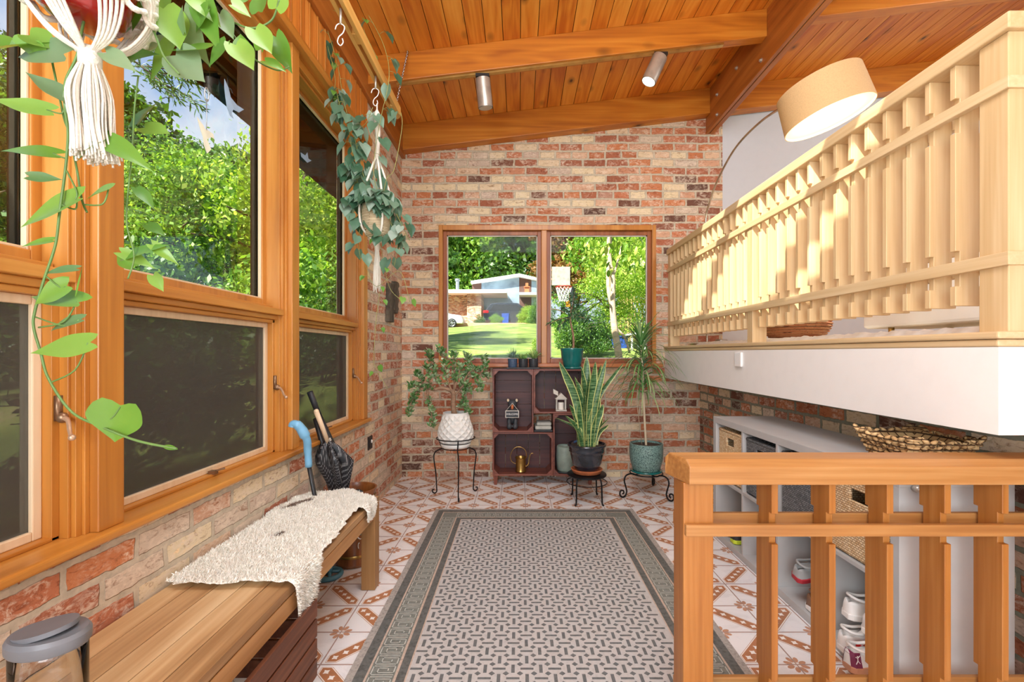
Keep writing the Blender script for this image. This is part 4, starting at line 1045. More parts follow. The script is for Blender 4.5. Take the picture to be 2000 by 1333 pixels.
# ============================================================ TRACK LIGHTS
tk = thing('track_light', 'slim brass track with two brushed steel spot heads under the cross beam', 'track light', (.2, 3.35, 3.3))
mb = MB(); a = P(775, 160, 3.35); xa, xb = -.90, 1.50
def zb(x): return zc(x)-.200
mb.hexa([(xa, 3.335, zb(xa)-.012), (xb, 3.335, zb(xb)-.012), (xb, 3.365, zb(xb)-.012), (xa, 3.365, zb(xa)-.012), (xa, 3.335, zb(xa)), (xb, 3.335, zb(xb)), (xb, 3.365, zb(xb)), (xa, 3.365, zb(xa))])
mb.build('rail', ['gold'], tk)
def spot(x, dirv, lit, L=.2, r_=.054):
    base = Vector((x, 3.35, zb(x)-.012)); 
    d = Vector(dirv).normalized(); top = base+Vector((0, 0, -.02))-Vector((0, .0, 0))
    mb = MB(); mb.box(x-.05, x+.05, 3.333, 3.367, zb(x)-.03, zb(x)-.008); mb.tube([base, base+Vector((-.03, 0, -.10))], .008, 8); ad = mb.build('adapter', ['black_plastic'], tk)
    s0 = top+d*.01; s1 = s0+d*L
    mb = MB(); mb.tube([s0, s1], r_, 32, caps=False); mb.tube([s0, s0+d*.003], r_-.001, 32); mb.tube([s1, s0+d*.05], r_-.005, 32); h = mb.build('spot_head', ['nickel'], tk, smooth=True, auto=40)
    mb = MB(); mb.tube([s1-d*.002, s1+d*.001], r_-.006, 24); mb.build('bulb', ['glass_bulb' if lit else 'nickel'], h)
    return s1, d
s1, d1 = spot(-.27, (0.10, .16, -1), False); s2, d2 = spot(.98+.06, (-.42, -.02, -.9), True)
for s_, d_ in ((s2, d2),):
    l = bpy.data.lights.new('spot_lamp', 'SPOT'); l.energy = 22; l.spot_size = rad(70); l.spot_blend = .6; l.color = (1, .86, .66); l.shadow_soft_size = .03
    o = bpy.data.objects.new('spot_lamp', l); COL.objects.link(o); o.location = s_+d_*.01; o.rotation_euler = d_.to_track_quat('-Z', 'Y').to_euler()
# ============================================================ ARC LAMP
al = thing('arc_floor_lamp', 'arching silver floor lamp with a lit tan drum shade above the pale railing', 'lamp', (1.68, 4.12, 1.264))
pts = [Vector((1.70, 4.12, 1.27)), Vector((1.70, 4.12, 1.8)), P(1378, 440, 4.12), P(1386, 395, 4.05), P(1405, 345, 3.92), P(1438, 287, 3.68), P(1487, 237, 3.36), P(1541, 203, 3.0), P(1590, 180, 2.72)]
mb = MB(); mb.tube(spline(pts, 8), .0085, 12); mb.build('pole', ['silver_pole'], al, smooth=True)
mb = MB(); mb.lathe([(.16, 1.266), (.16, 1.285), (.02, 1.292)], 1.70, 4.12, 32, capt=True); mb.build('base', ['silver_pole'], al, smooth=True, auto=30)
C0 = P(1619, 232, 2.55); axis = (P(1603, 165, 2.58)-P(1621, 233, 2.50)).normalized()
axis = Vector((-.27, .06, .96)).normalized()
R_ = .222; Hh = .20
def ringat(cpt, r_, n=48):
    u = axis.orthogonal().normalized(); w_ = axis.cross(u); return [cpt+(u*cos(2*pi*k/n)+w_*sin(2*pi*k/n))*r_ for k in range(n)]
mb = MB(); loft(mb, [ringat(C0, R_), ringat(C0+axis*Hh, R_-.012)], capb=False, capt=False); loft(mb, [ringat(C0+axis*Hh, R_-.016), ringat(C0, R_-.004)], 1, False, False)
loft(mb, [ringat(C0, R_-.004), ringat(C0, R_)], 0, False, False); loft(mb, [ringat(C0+axis*Hh, R_-.016), ringat(C0+axis*Hh, R_-.012)], 0, False, False)
mb.build('lamp_shade', ['linen_shade', 'shade_inside'], al, smooth=True)
mb = MB(); loft(mb, [ringat(C0+axis*.012, R_-.007), ringat(C0+axis*.014, R_-.007)]); df = mb.build('diffuser', ['shade_inside'], al)
mb = MB(); mb.ball(C0+axis*.008, .007); mb.build('finial', ['nickel'], df)
l = bpy.data.lights.new('arc_lamp_bulb', 'POINT'); l.energy = 8; l.color = (1, .86, .66); l.shadow_soft_size = .05
o = bpy.data.objects.new('arc_lamp_bulb', l); COL.objects.link(o); o.location = C0-axis*.06
# ============================================================ ON THE RAISED FLOOR
mb = MB(); x0, x1, y0, y1 = 1.56, 2.25, 1.46, 4.2; g = .03; random.seed(9)
nx = int((x1-x0)/g); ny = int((y1-y0)/g)
mb.v = [(x0+i*g, y0+j*g, 1.268 if i in (0, nx) or j in (0, ny) else 1.290+random.uniform(-.006, .008)) for j in range(ny+1) for i in range(nx+1)]
for j in range(ny):
    for i in range(nx): k = j*(nx+1)+i; mb.f.append((k, k+1, k+nx+2, k+nx+1)); mb.m.append(0)
o = mb.build('shag_carpet', ['carpet_white'], None, smooth=True, loc=((x0+x1)/2, (y0+y1)/2, 1.264)); tag(o, 'white shag carpet lying on the raised floor behind the pale railing', 'carpet')
rb = thing('round_basket', 'round reddish wicker basket on the white carpet, seen under the railing', 'basket', (2.0, 3.30, 1.29))
mb = MB(); mb.lathe([(.12, 1.295), (.19, 1.33), (.22, 1.40), (.21, 1.46), (.20, 1.46), (.20, 1.40), (.12, 1.31)], 2.0, 3.30, 40, capt=True); mb.build('body', ['basket_red'], rb, smooth=True)
mb = MB()
for k in range(9): 
    z = 1.300+.018*k; r_ = [.13, .165, .19, .203, .213, .219, .222, .218, .213][k]+.002
    mb.tube([(2.0+r_*cos(t), 3.3+r_*sin(t), z) for t in [2*pi*q_/40 for q_ in range(40)]], .006, 6, closed=True)
mb.build('coil', ['basket_red'], rb, smooth=True)
sf = thing('white_sideboard', 'long white sideboard on brass legs behind the pale railing', 'sideboard', (2.5, 2.1, 1.29))
mb = MB(); mb.box(2.3, 2.75, 1.40, 3.05, 1.36, 1.75); mb.build('body', ['white_plastic'], sf, bevel=.02)
for x, y in ((2.33, 1.6), (2.33, 2.85), (2.7, 1.6), (2.7, 2.85)):
    mb = MB(); mb.tube([(x, y, 1.262), (x, y, 1.36)], .016, 12); mb.build('leg', ['gold'], sf, smooth=True)
tn = thing('steel_canister', 'low brushed steel canister on the raised floor beside the back brick wall', 'canister', (1.74, 4.2-.06, 1.27))
mb = MB(); mb.lathe([(.05, 1.266), (.055, 1.27), (.055, 1.325), (.05, 1.33)], 1.90, 4.28, 24, capt=True); mb.build('body', ['nickel'], tn, smooth=True, auto=40)
# ============================================================ CRATE BOOKCASE
CF, CB = 4.12, 4.375
cb = thing('crate_bookcase', 'bookcase of four reddish brown wooden crates arranged like a pinwheel below the back window', 'bookcase', (.22, 4.25, 0))
def crate(x0, x1, z0, z1, vert):
    c_ = bpy.data.objects.new('crate', None); t = .014
    mb = MB()
    mb.box(x0, x0+t, CF, CB-.012, z0, z1); mb.box(x1-t, x1, CF, CB-.012, z0, z1); mb.box(x0+t, x1-t, CF, CB-.012, z0, z0+t); mb.box(x0+t, x1-t, CF, CB-.012, z1-t, z1)
    o = mb.build('crate', ['mahogany'], cb, bevel=.002)
    mb = MB()
    if vert:
        n = 5; h = (z1-z0)/n
        for k in range(n): mb.box(x0, x1, CB-.012, CB-.002, z0+k*h+.0015, z0+(k+1)*h-.0015)
    else:
        n = 5; h = (x1-x0)/n
        for k in range(n): mb.box(x0+k*h+.003, x0+(k+1)*h-.003, CB-.012, CB-.002, z0, z1)
    mb.build('back_slats', ['mahogany_shaded_back'], o)
    s = .042
    for sx, px in ((1, x0+t), (-1, x1-t)):
        for sz, pz in ((1, z0+t), (-1, z1-t)):
            mb = MB(); pts = [(px, CF+.004, pz), (px+sx*s, CF+.004, pz), (px, CF+.004, pz+sz*s)]
            mb.prism(pts, (0, CB-CF-.02, 0)); mb.build('corner_block', ['mahogany_z'], o)
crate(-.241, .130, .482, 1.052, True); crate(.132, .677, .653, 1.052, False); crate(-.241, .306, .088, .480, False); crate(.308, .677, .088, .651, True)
for x in (-.215, .645):
    for y in (CF+.03, CB-.05):
        mb = MB(); mb.hexa([(x-.012, y-.012, .002), (x+.012, y-.012, .002), (x+.012, y+.012, .002), (x-.012, y+.012, .002), (x-.022, y-.02, .088), (x+.022, y-.02, .088), (x+.022, y+.02, .088), (x-.022, y+.02, .088)]); mb.build('leg', ['mahogany_z'], cb)
def Q(x, y, D=4.16): return P(x, y, D)
# bear figurine
be = thing('bear_figurine', 'carved black bear figurine with an orange muzzle holding a welcome sign', 'figurine', (-.06, 4.22, .496))
bx, by, bz_ = -.063, 4.235, .496
mb = MB()
mb.ball((bx, by, bz_+.13), .050, .045, .085, 16, 12); mb.ball((bx, by-.005, bz_+.225), .042, .042, .045, 16, 12)
mb.ball((bx-.027, by-.045, bz_+.030), .026, .035, .030); mb.ball((bx+.027, by-.045, bz_+.030), .026, .035, .030)
mb.ball((bx-.030, by-.035, bz_+.070), .022, .03, .04); mb.ball((bx+.030, by-.035, bz_+.070), .022, .03, .04)
mb.ball((bx-.048, by-.028, bz_+.15), .018, .03, .04); mb.ball((bx+.048, by-.028, bz_+.15), .018, .03, .04)
for s in (-1, 1): mb.ball((bx+s*.040, by, bz_+.262), .017, .010, .02)
mb.ball((bx, by-.036, bz_+.215), .022, .02, .02)
o = mb.build('body', ['slate'], be, smooth=True); rm = o.modifiers.new('remesh', 'REMESH'); rm.mode = 'VOXEL'; rm.voxel_size = .005; rm.use_smooth_shade = True
mb = MB(); mb.ball((bx, by-.056, bz_+.208), .014, .014, .024); mb.build('muzzle', ['terracotta'], be, smooth=True)
for s in (-1, 1):
    mb = MB(); mb.ball((bx+s*.040, by-.008, bz_+.264), .012, .005, .015); mb.build('inner_ear', ['sash_cream'], be, smooth=True)
    mb = MB(); mb.ball((bx+s*.016, by-.044, bz_+.238), .004); mb.build('eye', ['black_plastic'], be, smooth=True)
mb = MB(); mb.box(bx-.064, bx+.062, by-.080, by-.070, bz_+.112, bz_+.178); sg = mb.build('sign', ['lantern_white'], be, bevel=.002)
mb = MB(); mb.box(bx-.057, bx+.055, by-.0812, by-.0795, bz_+.118, bz_+.172); mb.build('sign_face', ['bin_black'], sg)
text_mesh('sign_lettering', 'WELCOME', .022, 'white_plastic', Matrix.Translation((bx-.001, by-.0818, bz_+.145)) @ Matrix.Rotation(rad(90), 4, 'X'), sg)
mb = MB(); mb.tube([(bx-.055, by-.075, bz_+.178), (bx, by-.072, bz_+.245), (bx+.055, by-.075, bz_+.178)], .0028, 6); mb.build('cord', ['lantern_white'], be, smooth=True)
# lantern
lx, ly, lz = .385, 4.20, .668
la = thing('house_lantern', 'small white house-shaped lantern with a candle in the upper right crate', 'lantern', (lx, ly, lz))
mb = MB(); hw, hh = .045, .105
mb.box(lx-hw-.005, lx+hw+.005, ly-hw, ly+hw, lz, lz+.010); mb.box(lx-hw, lx+hw, ly-hw, ly+hw, lz+hh, lz+hh+.008)
for sx in (-1, 1):
    for sy in (-1, 1): mb.box(lx+sx*hw-(.009 if sx > 0 else 0), lx+sx*hw+(.009 if sx < 0 else 0), ly+sy*hw-(.009 if sy > 0 else 0), ly+sy*hw+(.009 if sy < 0 else 0), lz+.01, lz+hh)
mb.build('frame', ['lantern_white'], la, bevel=.001)
mb = MB(); mb.prism([(lx-.056, ly-.05, lz+hh+.006), (lx+.056, ly-.05, lz+hh+.006), (lx, ly-.05, lz+hh+.062)], (0, .10, 0)); mb.build('roof', ['lantern_white'], la)
mb = MB(); mb.box(lx-.072, lx-.028, ly-.03, ly+.02, lz+hh+.045, lz+hh+.085); mb.v = [(x, y, z+(x-lx+.05)*-.5) for x, y, z in mb.v]; mb.build('chimney', ['lantern_white'], la)
mb = MB(); mb.lathe([(.028, lz+.012), (.028, lz+.075), (.024, lz+.078)], lx, ly, 24, capt=True); mb.build('candle', ['candle'], la, smooth=True, auto=30)
# watering can
wx, wy, wz = .015, 4.21, .104
wc = thing('watering_can', 'small brass watering can with a round hoop handle in the lower left crate', 'watering can', (wx, wy, wz))
mb = MB(); mb.lathe([(.044, wz), (.050, wz+.006), (.046, wz+.02), (.046, wz+.118), (.055, wz+.132), (.052, wz+.134), (.042, wz+.12), (.042, wz+.02)], wx, wy, 32, capt=True); mb.build('body', ['brass'], wc, smooth=True, auto=40)
mb = MB(); mb.tube(spline([(wx-.046, wy, wz+.07), (wx-.085, wy, wz+.095), (wx-.095, wy, wz+.15), (wx-.060, wy, wz+.215), (wx, wy, wz+.225), (wx+.045, wy, wz+.19), (wx+.052, wy, wz+.13)], 8), .0035, 8); mb.build('handle', ['brass'], wc, smooth=True)
mb = MB(); mb.tube(spline([(wx+.044, wy, wz+.045), (wx+.070, wy, wz+.07), (wx+.080, wy, wz+.13), (wx+.095, wy, wz+.165), (wx+.115, wy, wz+.168)], 8), [.006]*10+[.0045]*10+[.0035]*13, 8); mb.build('spout', ['brass'], wc, smooth=True)
# folded cloth in the centre gap
cl = thing('folded_cloth', 'pale grey folded cloth in the small gap between the four crates', 'cloth', (.215, 4.2, .482))
mb = MB(); mb.box(.145, .295, 4.14, 4.30, .500, .535); mb.box(.160, .295, 4.145, 4.30, .536, .568); mb.build('fold', ['hay_cloth'], cl, bevel=.012, seg=3)
mb = MB(); mb.box(.135, .303, 4.135, 4.33, .4835, .499); mb.build('tray', ['bin_black'], cl, bevel=.002)
# sage pot behind the snake plant
sg_ = thing('sage_pot', 'tapered sage green stoneware pot in the lower right crate, half hidden by the snake plant', 'pot', (.42, 4.20, .102))
mb = MB(); mb.lathe([(.062, .108), (.075, .13), (.082, .25), (.078, .33), (.072, .345), (.066, .335), (.07, .25), (.06, .13)], .425, 4.215, 36, capt=True); mb.build('body', ['pot_sage'], sg_, smooth=True)
mb = MB(); mb.lathe([(.08, .103), (.090, .112), (.086, .114), (.07, .108)], .425, 4.215, 36, capt=True); mb.build('saucer', ['slate'], sg_, smooth=True)
# ============================================================ SMALL PLANTS ON THE BOOKCASE
def ribbon(mb, base, d, L, w, droop, mi=0, n=8, side=None, twist=0, taper=.55):
    p = Vector(base); d = Vector(d).normalized(); vs = []; st = L/n
    sd_ = side or d.cross(Vector((0, 0, 1)))
    if sd_.length < .05: sd_ = Vector((1, 0, 0))
    sd_ = sd_.normalized()
    for k in range(n+1):
        t = k/n; ww = w/2*(min(1, .6+t*2)*(1-t)**taper if t > .3 else min(1, .6+t*2)*.95)
        nn = sd_.cross(d).normalized()
        vs += [p-sd_*ww+nn*ww*.3, p.copy(), p+sd_*ww+nn*ww*.3]
        p = p+d*st; d = (d+Vector((0, 0, -droop*(.4+t)))).normalized()
    fs = []
    for k in range(n): a = k*3; fs += [(a, a+1, a+4, a+3), (a+1, a+2, a+5, a+4)]
    mb.add(vs, fs, mi)
def rosette(mb, ctr, r, n, up, mi=0, w=.014):
    for k in range(n):
        a = k*2.399; e = up+(1.3-up)*(1-k/n)*.0+random.uniform(-.15, .15); t = k/n
        el = rad(20+65*t)
        d = Vector((cos(a)*cos(el), sin(a)*cos(el), sin(el)))
        ribbon(mb, ctr, d, r*(1-.25*t), w, .06, mi, 5)
ty = 4.235
random.seed(21)
tr_ = tag(MB().box(.0, .0001, 0, .0001, 0, .0001).build('x', ['slate']), None, None); bpy.data.objects.remove(tr_)
X0 = Q(989, 722, 4.18).x; X1 = Q(1054, 722, 4.18).x
mb = MB(); mb.box(X0, X1, 4.16, 4.26, 1.053, 1.067); o = mb.build('slate_tray', ['slate'], None, loc=((X0+X1)/2, 4.21, 1.053), bevel=.006, seg=3); tag(o, 'dark slate tray under the three small succulents on the bookcase', 'tray')
for i, (px, mt, lab, lm, r) in enumerate(((1001, 'pot_blue', 'blue-grey succulent with thin leaves in a small blue pot, leftmost on the slate tray', 'succulent_blue', .062), (1022, 'pot_black', 'small green succulent in a black pot, middle of the slate tray', 'succulent_green', .045), (1042, 'pot_black', 'light green spiky succulent in a black pot, rightmost on the slate tray', 'succulent_green', .075))):
    x = Q(px, 700, 4.2).x; pz = 1.068
    t = thing('potted_succulent', lab, 'plant', (x, 4.21, pz))
    mb = MB(); mb.lathe([(.036, pz), (.041, pz+.01), (.044, pz+.078), (.040, pz+.08), (.036, pz+.066)], x, 4.21, 28, capt=True); mb.build('pot', [mt], t, smooth=True, auto=35)
    mb = MB()
    if i == 0:
        for q_ in range(90):
            a = random.uniform(0, 6.28); el = rad(random.uniform(5, 85)); ribbon(mb, (x+random.uniform(-.02, .02), 4.21+random.uniform(-.02, .02), pz+.085), (cos(a)*cos(el), sin(a)*cos(el), sin(el)), random.uniform(.06, .11), .008, .06, 0, 5)
    elif i == 1:
        for q_ in range(40):
            a = random.uniform(0, 6.28); el = rad(random.uniform(10, 80)); mb.leaf((x+random.uniform(-.03, .03), 4.21+random.uniform(-.02, .02), pz+.075), (cos(a)*cos(el), sin(a)*cos(el), sin(el)), (0, 0, 1), random.uniform(.04, .07), .022, .2, .3, 'oval')
    else:
        rosette(mb, (x, 4.21, pz+.075), .125, 30, .5, 0, .022); rosette(mb, (x+.02, 4.20, pz+.085), .09, 18, .5, 0, .019)
    mb.build('foliage', [lm], t, smooth=True)
# teal pot with small tree
tx, ty, tz = Q(1118, 700, 4.2).x, 4.225, 1.0535
tp = thing('potted_ficus', 'small tree with dark leaves in a shiny teal pot on top of the crates', 'plant', (tx, ty, tz))
mb = MB(); mb.lathe([(.086, tz), (.092, tz+.004), (.094, tz+.018), (.080, tz+.020)], tx, ty, 36, capt=True); mb.build('saucer', ['teal_glaze'], tp, smooth=True)
mb = MB(); mb.lathe([(.070, tz+.012), (.080, tz+.02), (.098, tz+.09), (.104, tz+.165), (.109, tz+.178), (.109, tz+.190), (.100, tz+.192), (.095, tz+.165)], tx, ty, 40, capt=True); mb.build('pot', ['teal_glaze'], tp, smooth=True, auto=50)
mb = MB(); mb.lathe([(.001, tz+.172), (.096, tz+.172)], tx, ty, 24, capb=False); mb.build('soil', ['soil'], tp)
DD = 4.22; base = Q(1119, 690, DD)
tops = [(1116, 600), (1100, 600), (1090, 640), (1130, 595), (1140, 615), (1075, 632), (1112, 575), (1125, 560), (1150, 625)]
mb = MB(); mb.tube(spline([base+Vector((0, 0, -.03)), Q(1120, 660, DD), Q(1114, 625, DD), Q(1116, 600, DD)], 5), [.012-.0004*k for k in range(16)], 8)
lf = MB()
for (a, b_) in tops[1:]:
    st = Q(1115, 620, DD); e = Q(a, b_, DD+random.uniform(-.08, .08)); m_ = (st+e)/2+Vector((0, 0, .015))
    path = spline([st, m_, e], 6); mb.tube(path, .003, 5)
    for p in path[3:]:
        for q_ in range(3):
            d = Vector((random.gauss(0, .8), random.gauss(-.2, .6), random.gauss(-.25, .6))); lf.leaf(p, d, Vector((random.gauss(0, .4), -.6, 1)), random.uniform(.035, .06), .017, .3, .3, 'oval', 5)
mb.build('trunk', ['stem_brown'], tp, smooth=True); lf.build('foliage', ['ficus_leaf'], tp, smooth=True)
# ============================================================ FLOOR PLANTS
# jade plant
jx, jy = P(890, 800, 3.83).x, 3.83
js = thing('tall_plant_stand', 'tall black iron plant stand with curled feet holding the white pot, left of the crates', 'plant stand', (jx, jy, 0))
zr = .452
mb = MB()
mb.tube([(jx+.160*cos(t), jy+.160*sin(t), zr+.035) for t in [2*pi*k/40 for k in range(40)]], .0045, 8, closed=True)
mb.tube([(jx+.112*cos(t), jy+.112*sin(t), zr-.048) for t in [2*pi*k/40 for k in range(40)]], .004, 8, closed=True)
for a in (0, pi/2): mb.tube([(jx-.112*cos(a), jy-.112*sin(a), zr-.048), (jx+.112*cos(a), jy+.112*sin(a), zr-.048)], .004, 6)
mb.build('ring', ['iron'], js, smooth=True)
for a in (rad(-75), rad(168), rad(35)):
    c_, s_ = cos(a), sin(a)
    pts = [(r_, z) for r_, z in ((.160, zr+.035), (.135, zr-.03), (.120, zr-.06), (.150, zr-.075), (.185, zr-.10), (.196, zr-.15), (.178, .18), (.170, .05), (.170, .022), (.185, .006), (.205, .012), (.208, .032), (.192, .036))]
    mb = MB(); mb.tube(spline([(jx+r_*c_, jy+r_*s_, z+.003) for r_, z in pts], 5), .0052, 8); mb.build('leg', ['iron'], js, smooth=True)
jp = thing('jade_plant', 'sprawling jade plant in a white faceted pot on the tall iron stand', 'plant', (jx, jy, zr-.04))
zb_ = zr-.042
mb = MB(); mb.lathe([(.095, zb_), (.118, zb_+.004), (.128, zb_+.035), (.118, zb_+.036), (.105, zb_+.012)], jx, jy, 40, capt=True); mb.build('saucer', ['pot_white'], jp, smooth=True)
mb = MB(); mb.lathe([(.098, zb_+.014), (.102, zb_+.05)], jx, jy, 40, capt=True); mb.build('base', ['slate'], jp, smooth=True)
mb = MB(); n = 28; rows = 9; prof = []
for j in range(rows+1):
    t = j/rows; z = zb_+.045+.235*t; r_ = .118+.030*sin(pi*min(1, t*1.1+.12))*(1-t*.2)-.012*t; prof.append((r_, z))
vs = []
for j, (r_, z) in enumerate(prof):
    for i in range(n):
        rr = r_+((.0105 if (i+j) % 2 == 0 else -.001) if 0 < j < rows else 0); vs.append((jx+rr*cos(2*pi*i/n), jy+rr*sin(2*pi*i/n), z))
fs = []
for j in range(rows):
    for i in range(n):
        a, b_, c_, d_ = j*n+i, j*n+(i+1) % n, (j+1)*n+(i+1) % n, (j+1)*n+i
        if (i+j) % 2 == 0: fs += [(a, b_, c_), (a, c_, d_)]
        else: fs += [(a, b_, d_), (b_, c_, d_)]
mb.add(vs, fs); mb.lathe([(prof[-1][0], prof[-1][1]), (prof[-1][0], prof[-1][1]+.012), (prof[-1][0]-.010, prof[-1][1]+.012), (prof[-1][0]-.012, prof[-1][1]-.02)], jx, jy, 40, capb=False, capt=True)
mb.build('pot', ['pot_white'], jp)
zt_ = prof[-1][1]
DD = 3.83
stems = [[(888, 815), (885, 790), (886, 770), (878, 762), (862, 758), (846, 762), (832, 757), (815, 765), (806, 790)],
 [(862, 758), (852, 740), (846, 712)], [(846, 762), (836, 735), (835, 715)], [(832, 757), (820, 740), (815, 728)],
 [(886, 775), (898, 762), (905, 748), (912, 728), (915, 705), (912, 695)], [(886, 772), (888, 740), (886, 700), (885, 692)],
 [(884, 770), (872, 735), (868, 705)], [(903, 750), (922, 722), (940, 728), (952, 738)], [(905, 748), (925, 735), (935, 750), (938, 765)],
 [(834, 760), (838, 785), (843, 810), (846, 835)], [(815, 765), (803, 785), (800, 810)], [(888, 800), (905, 795), (915, 808)], [(905, 748), (908, 770), (905, 790)],
 [(898, 760), (912, 750), (918, 765)], [(868, 705), (862, 690), (860, 682)], [(825, 762), (812, 752), (800, 758)], [(888, 760), (896, 730), (900, 712)], [(846, 712), (840, 700), (838, 690)], [(940, 728), (948, 715), (945, 700)]]
random.seed(4)
tm = MB(); lf = MB()
for si, s_ in enumerate(stems):
    dj = 0 if si == 0 else random.uniform(-.10, .10)
    pts = [P(a, b_, DD+dj*(k/len(s_))) for k, (a, b_) in enumerate(s_)]
    path = spline(pts, 5); m_ = len(path)
    r0 = .022 if si == 0 else .008
    tm.tube(path, [r0*(1-.8*k/m_)+.002 for k in range(m_)], 7)
    for k, p in enumerate(path):
        if k < m_*(.62 if si == 0 else .22): continue
        for q_ in range(9):
            a = random.uniform(0, 6.28); d = Vector((cos(a), sin(a), random.uniform(.0, .9)))
            lf.leaf(p+Vector((random.gauss(0, .012), random.gauss(0, .012), random.gauss(0, .010))), d, Vector((random.gauss(0, .3), random.gauss(-.2, .3), 1)), random.uniform(.026, .048), random.uniform(.018, .027), -.25, .25, 'oval', 4)
tm.build('trunk', ['stem_brown'], jp, smooth=True); lf.build('foliage', ['jade_leaf'], jp, smooth=True)
mb = MB(); mb.lathe([(.001, zt_-.012), (prof[-1][0]-.010, zt_-.012)], jx, jy, 24, capb=False); mb.build('soil', ['soil'], jp)
# snake plant
sx, sy = P(1146, 900, 3.70).x, 3.70
stl = thing('iron_stool', 'low round black iron plant stool with four legs under the snake plant', 'plant stand', (sx, sy, 0))
mb = MB(); mb.lathe([(.02, .205), (.150, .205), (.158, .212), (.158, .220), (.150, .226), (.01, .222)], sx, sy, 40, capt=True); mb.build('seat', ['iron'], stl, smooth=True, auto=40)
mb = MB(); mb.tube([(sx+.162*cos(t), sy+.162*sin(t), .155) for t in [2*pi*k/40 for k in range(40)]], .0035, 6, closed=True); mb.build('ring', ['iron'], stl, smooth=True)
for a in (rad(-128), rad(-52), rad(52), rad(128)):
    c_, s_ = cos(a), sin(a)
    mb = MB(); mb.tube(spline([(sx+r_*c_, sy+r_*s_, z) for r_, z in ((.13, .21), (.150, .195), (.160, .15), (.163, .06), (.168, .012), (.182, .009))], 5), .0065, 8); mb.build('leg', ['iron'], stl, smooth=True)
sp_ = thing('snake_plant', 'tall snake plant with yellow-edged leaves in a dark glazed pot on the black stool', 'plant', (sx, sy, .228))
mb = MB(); mb.lathe([(.105, .229), (.112, .231), (.128, .262), (.122, .264), (.105, .242)], sx, sy, 40, capt=True); mb.build('saucer', ['terracotta'], sp_, smooth=True, auto=50)
mb = MB(); mb.lathe([(.080, .244), (.090, .25), (.118, .31), (.134, .38), (.137, .40), (.144, .405), (.140, .415), (.145, .425), (.143, .440), (.156, .450), (.156, .464), (.146, .466), (.138, .445)], sx, sy, 48, capt=True); mb.build('pot', ['navy_glaze'], sp_, smooth=True)
mb = MB(); mb.lathe([(.001, .446), (.14, .446)], sx, sy, 24, capb=False); mb.build('soil', ['soil'], sp_)
lv = [(1135, 868, 1092, 706, 17), (1140, 868, 1128, 745, 20), (1143, 868, 1146, 696, 20), (1150, 868, 1163, 706, 18), (1152, 868, 1174, 712, 20), (1158, 868, 1184, 702, 12), (1150, 868, 1160, 752, 24), (1138, 868, 1130, 790, 22), (1146, 868, 1150, 730, 18),
      (1152, 868, 1218, 709, 11), (1136, 868, 1083, 816, 13), (1134, 868, 1104, 812, 16), (1132, 868, 1112, 790, 18), (1158, 868, 1192, 814, 14), (1160, 868, 1178, 790, 16), (1164, 868, 1188, 830, 16), (1128, 868, 1118, 760, 14), (1148, 868, 1140, 770, 20), (1156, 868, 1170, 775, 20), (1142, 868, 1120, 830, 12), (1168, 868, 1176, 815, 14), (1145, 868, 1122, 735, 12), (1150, 868, 1135, 715, 16)]
mb = MB(); random.seed(8)
for bx_, by_, tx_, ty_, w_ in lv:
    dj = random.uniform(-.07, .07); A = P(bx_, by_, 3.70+dj*.6); B = P(tx_, ty_, 3.70+dj*1.4); A = Vector((sx+(A.x-sx)*.8, A.y, .440))
    mid = (A+B)/2+Vector(((A.x-B.x)*.25, random.uniform(-.02, .02), abs(A.x-B.x)*.12)); path = spline([A, mid, B], 7); n = len(path); wd = w_*3.7/F
    ang = random.uniform(-.7, .7); vs = []
    for k, p in enumerate(path):
        t = k/(n-1); ww = wd/2*(.55+.9*t if t < .5 else 1)*(1 if t < .72 else max(0, 1-(t-.72)/.28)**.75)
        tw = ang+t*random.uniform(-.02, .02)+.5*t; sd_ = Vector((cos(tw), sin(tw), 0)); nn = Vector((-sin(tw), cos(tw), 0))
        for u, dp in ((-1, .22), (-.8, .13), (0, 0), (.8, .13), (1, .22)): vs.append(p+sd_*ww*u-nn*ww*dp*1.3)
    fs = []; ms = []
    k0 = len(mb.v); mb.v += [tuple(v) for v in vs]
    for k in range(n-1):
        for q_ in range(4):
            a = k0+k*5+q_; mb.f.append((a, a+1, a+6, a+5)); mb.m.append(1 if q_ in (0, 3) else 0)
mb.build('leaves', ['snake_leaf', 'snake_edge'], sp_, smooth=True)
# dracaena
dx, dy = P(1262, 890, 3.88).x, 3.88
ds = thing('scroll_plant_stand', 'low black iron plant stand with large scroll legs under the speckled pot', 'plant stand', (dx, dy, 0))
mb = MB(); mb.tube([(dx+.135*cos(t), dy+.135*sin(t), .180) for t in [2*pi*k/40 for k in range(40)]], .0055, 8, closed=True)
for a in (.4, 2.0): mb.tube([(dx-.135*cos(a), dy-.135*sin(a), .176), (dx+.135*cos(a), dy+.135*sin(a), .176)], .005, 6)
mb.build('ring', ['iron'], ds, smooth=True)
for a in (rad(-152), rad(-58), rad(60)):
    c_, s_ = cos(a), sin(a)
    sc = [(.135, .182), (.18, .190), (.225, .178), (.240, .14), (.225, .09), (.215, .045), (.235, .012), (.268, .010), (.288, .035), (.278, .062), (.252, .060), (.246, .040), (.260, .034)]
    mb = MB(); mb.tube(spline([(dx+r_*c_, dy+r_*s_, z+.002) for r_, z in sc], 6), .0065, 8); mb.build('leg', ['iron'], ds, smooth=True)
dp = thing('dracaena', 'thin-stemmed dracaena with long drooping leaves in a teal speckled pot', 'plant', (dx, dy, .186))
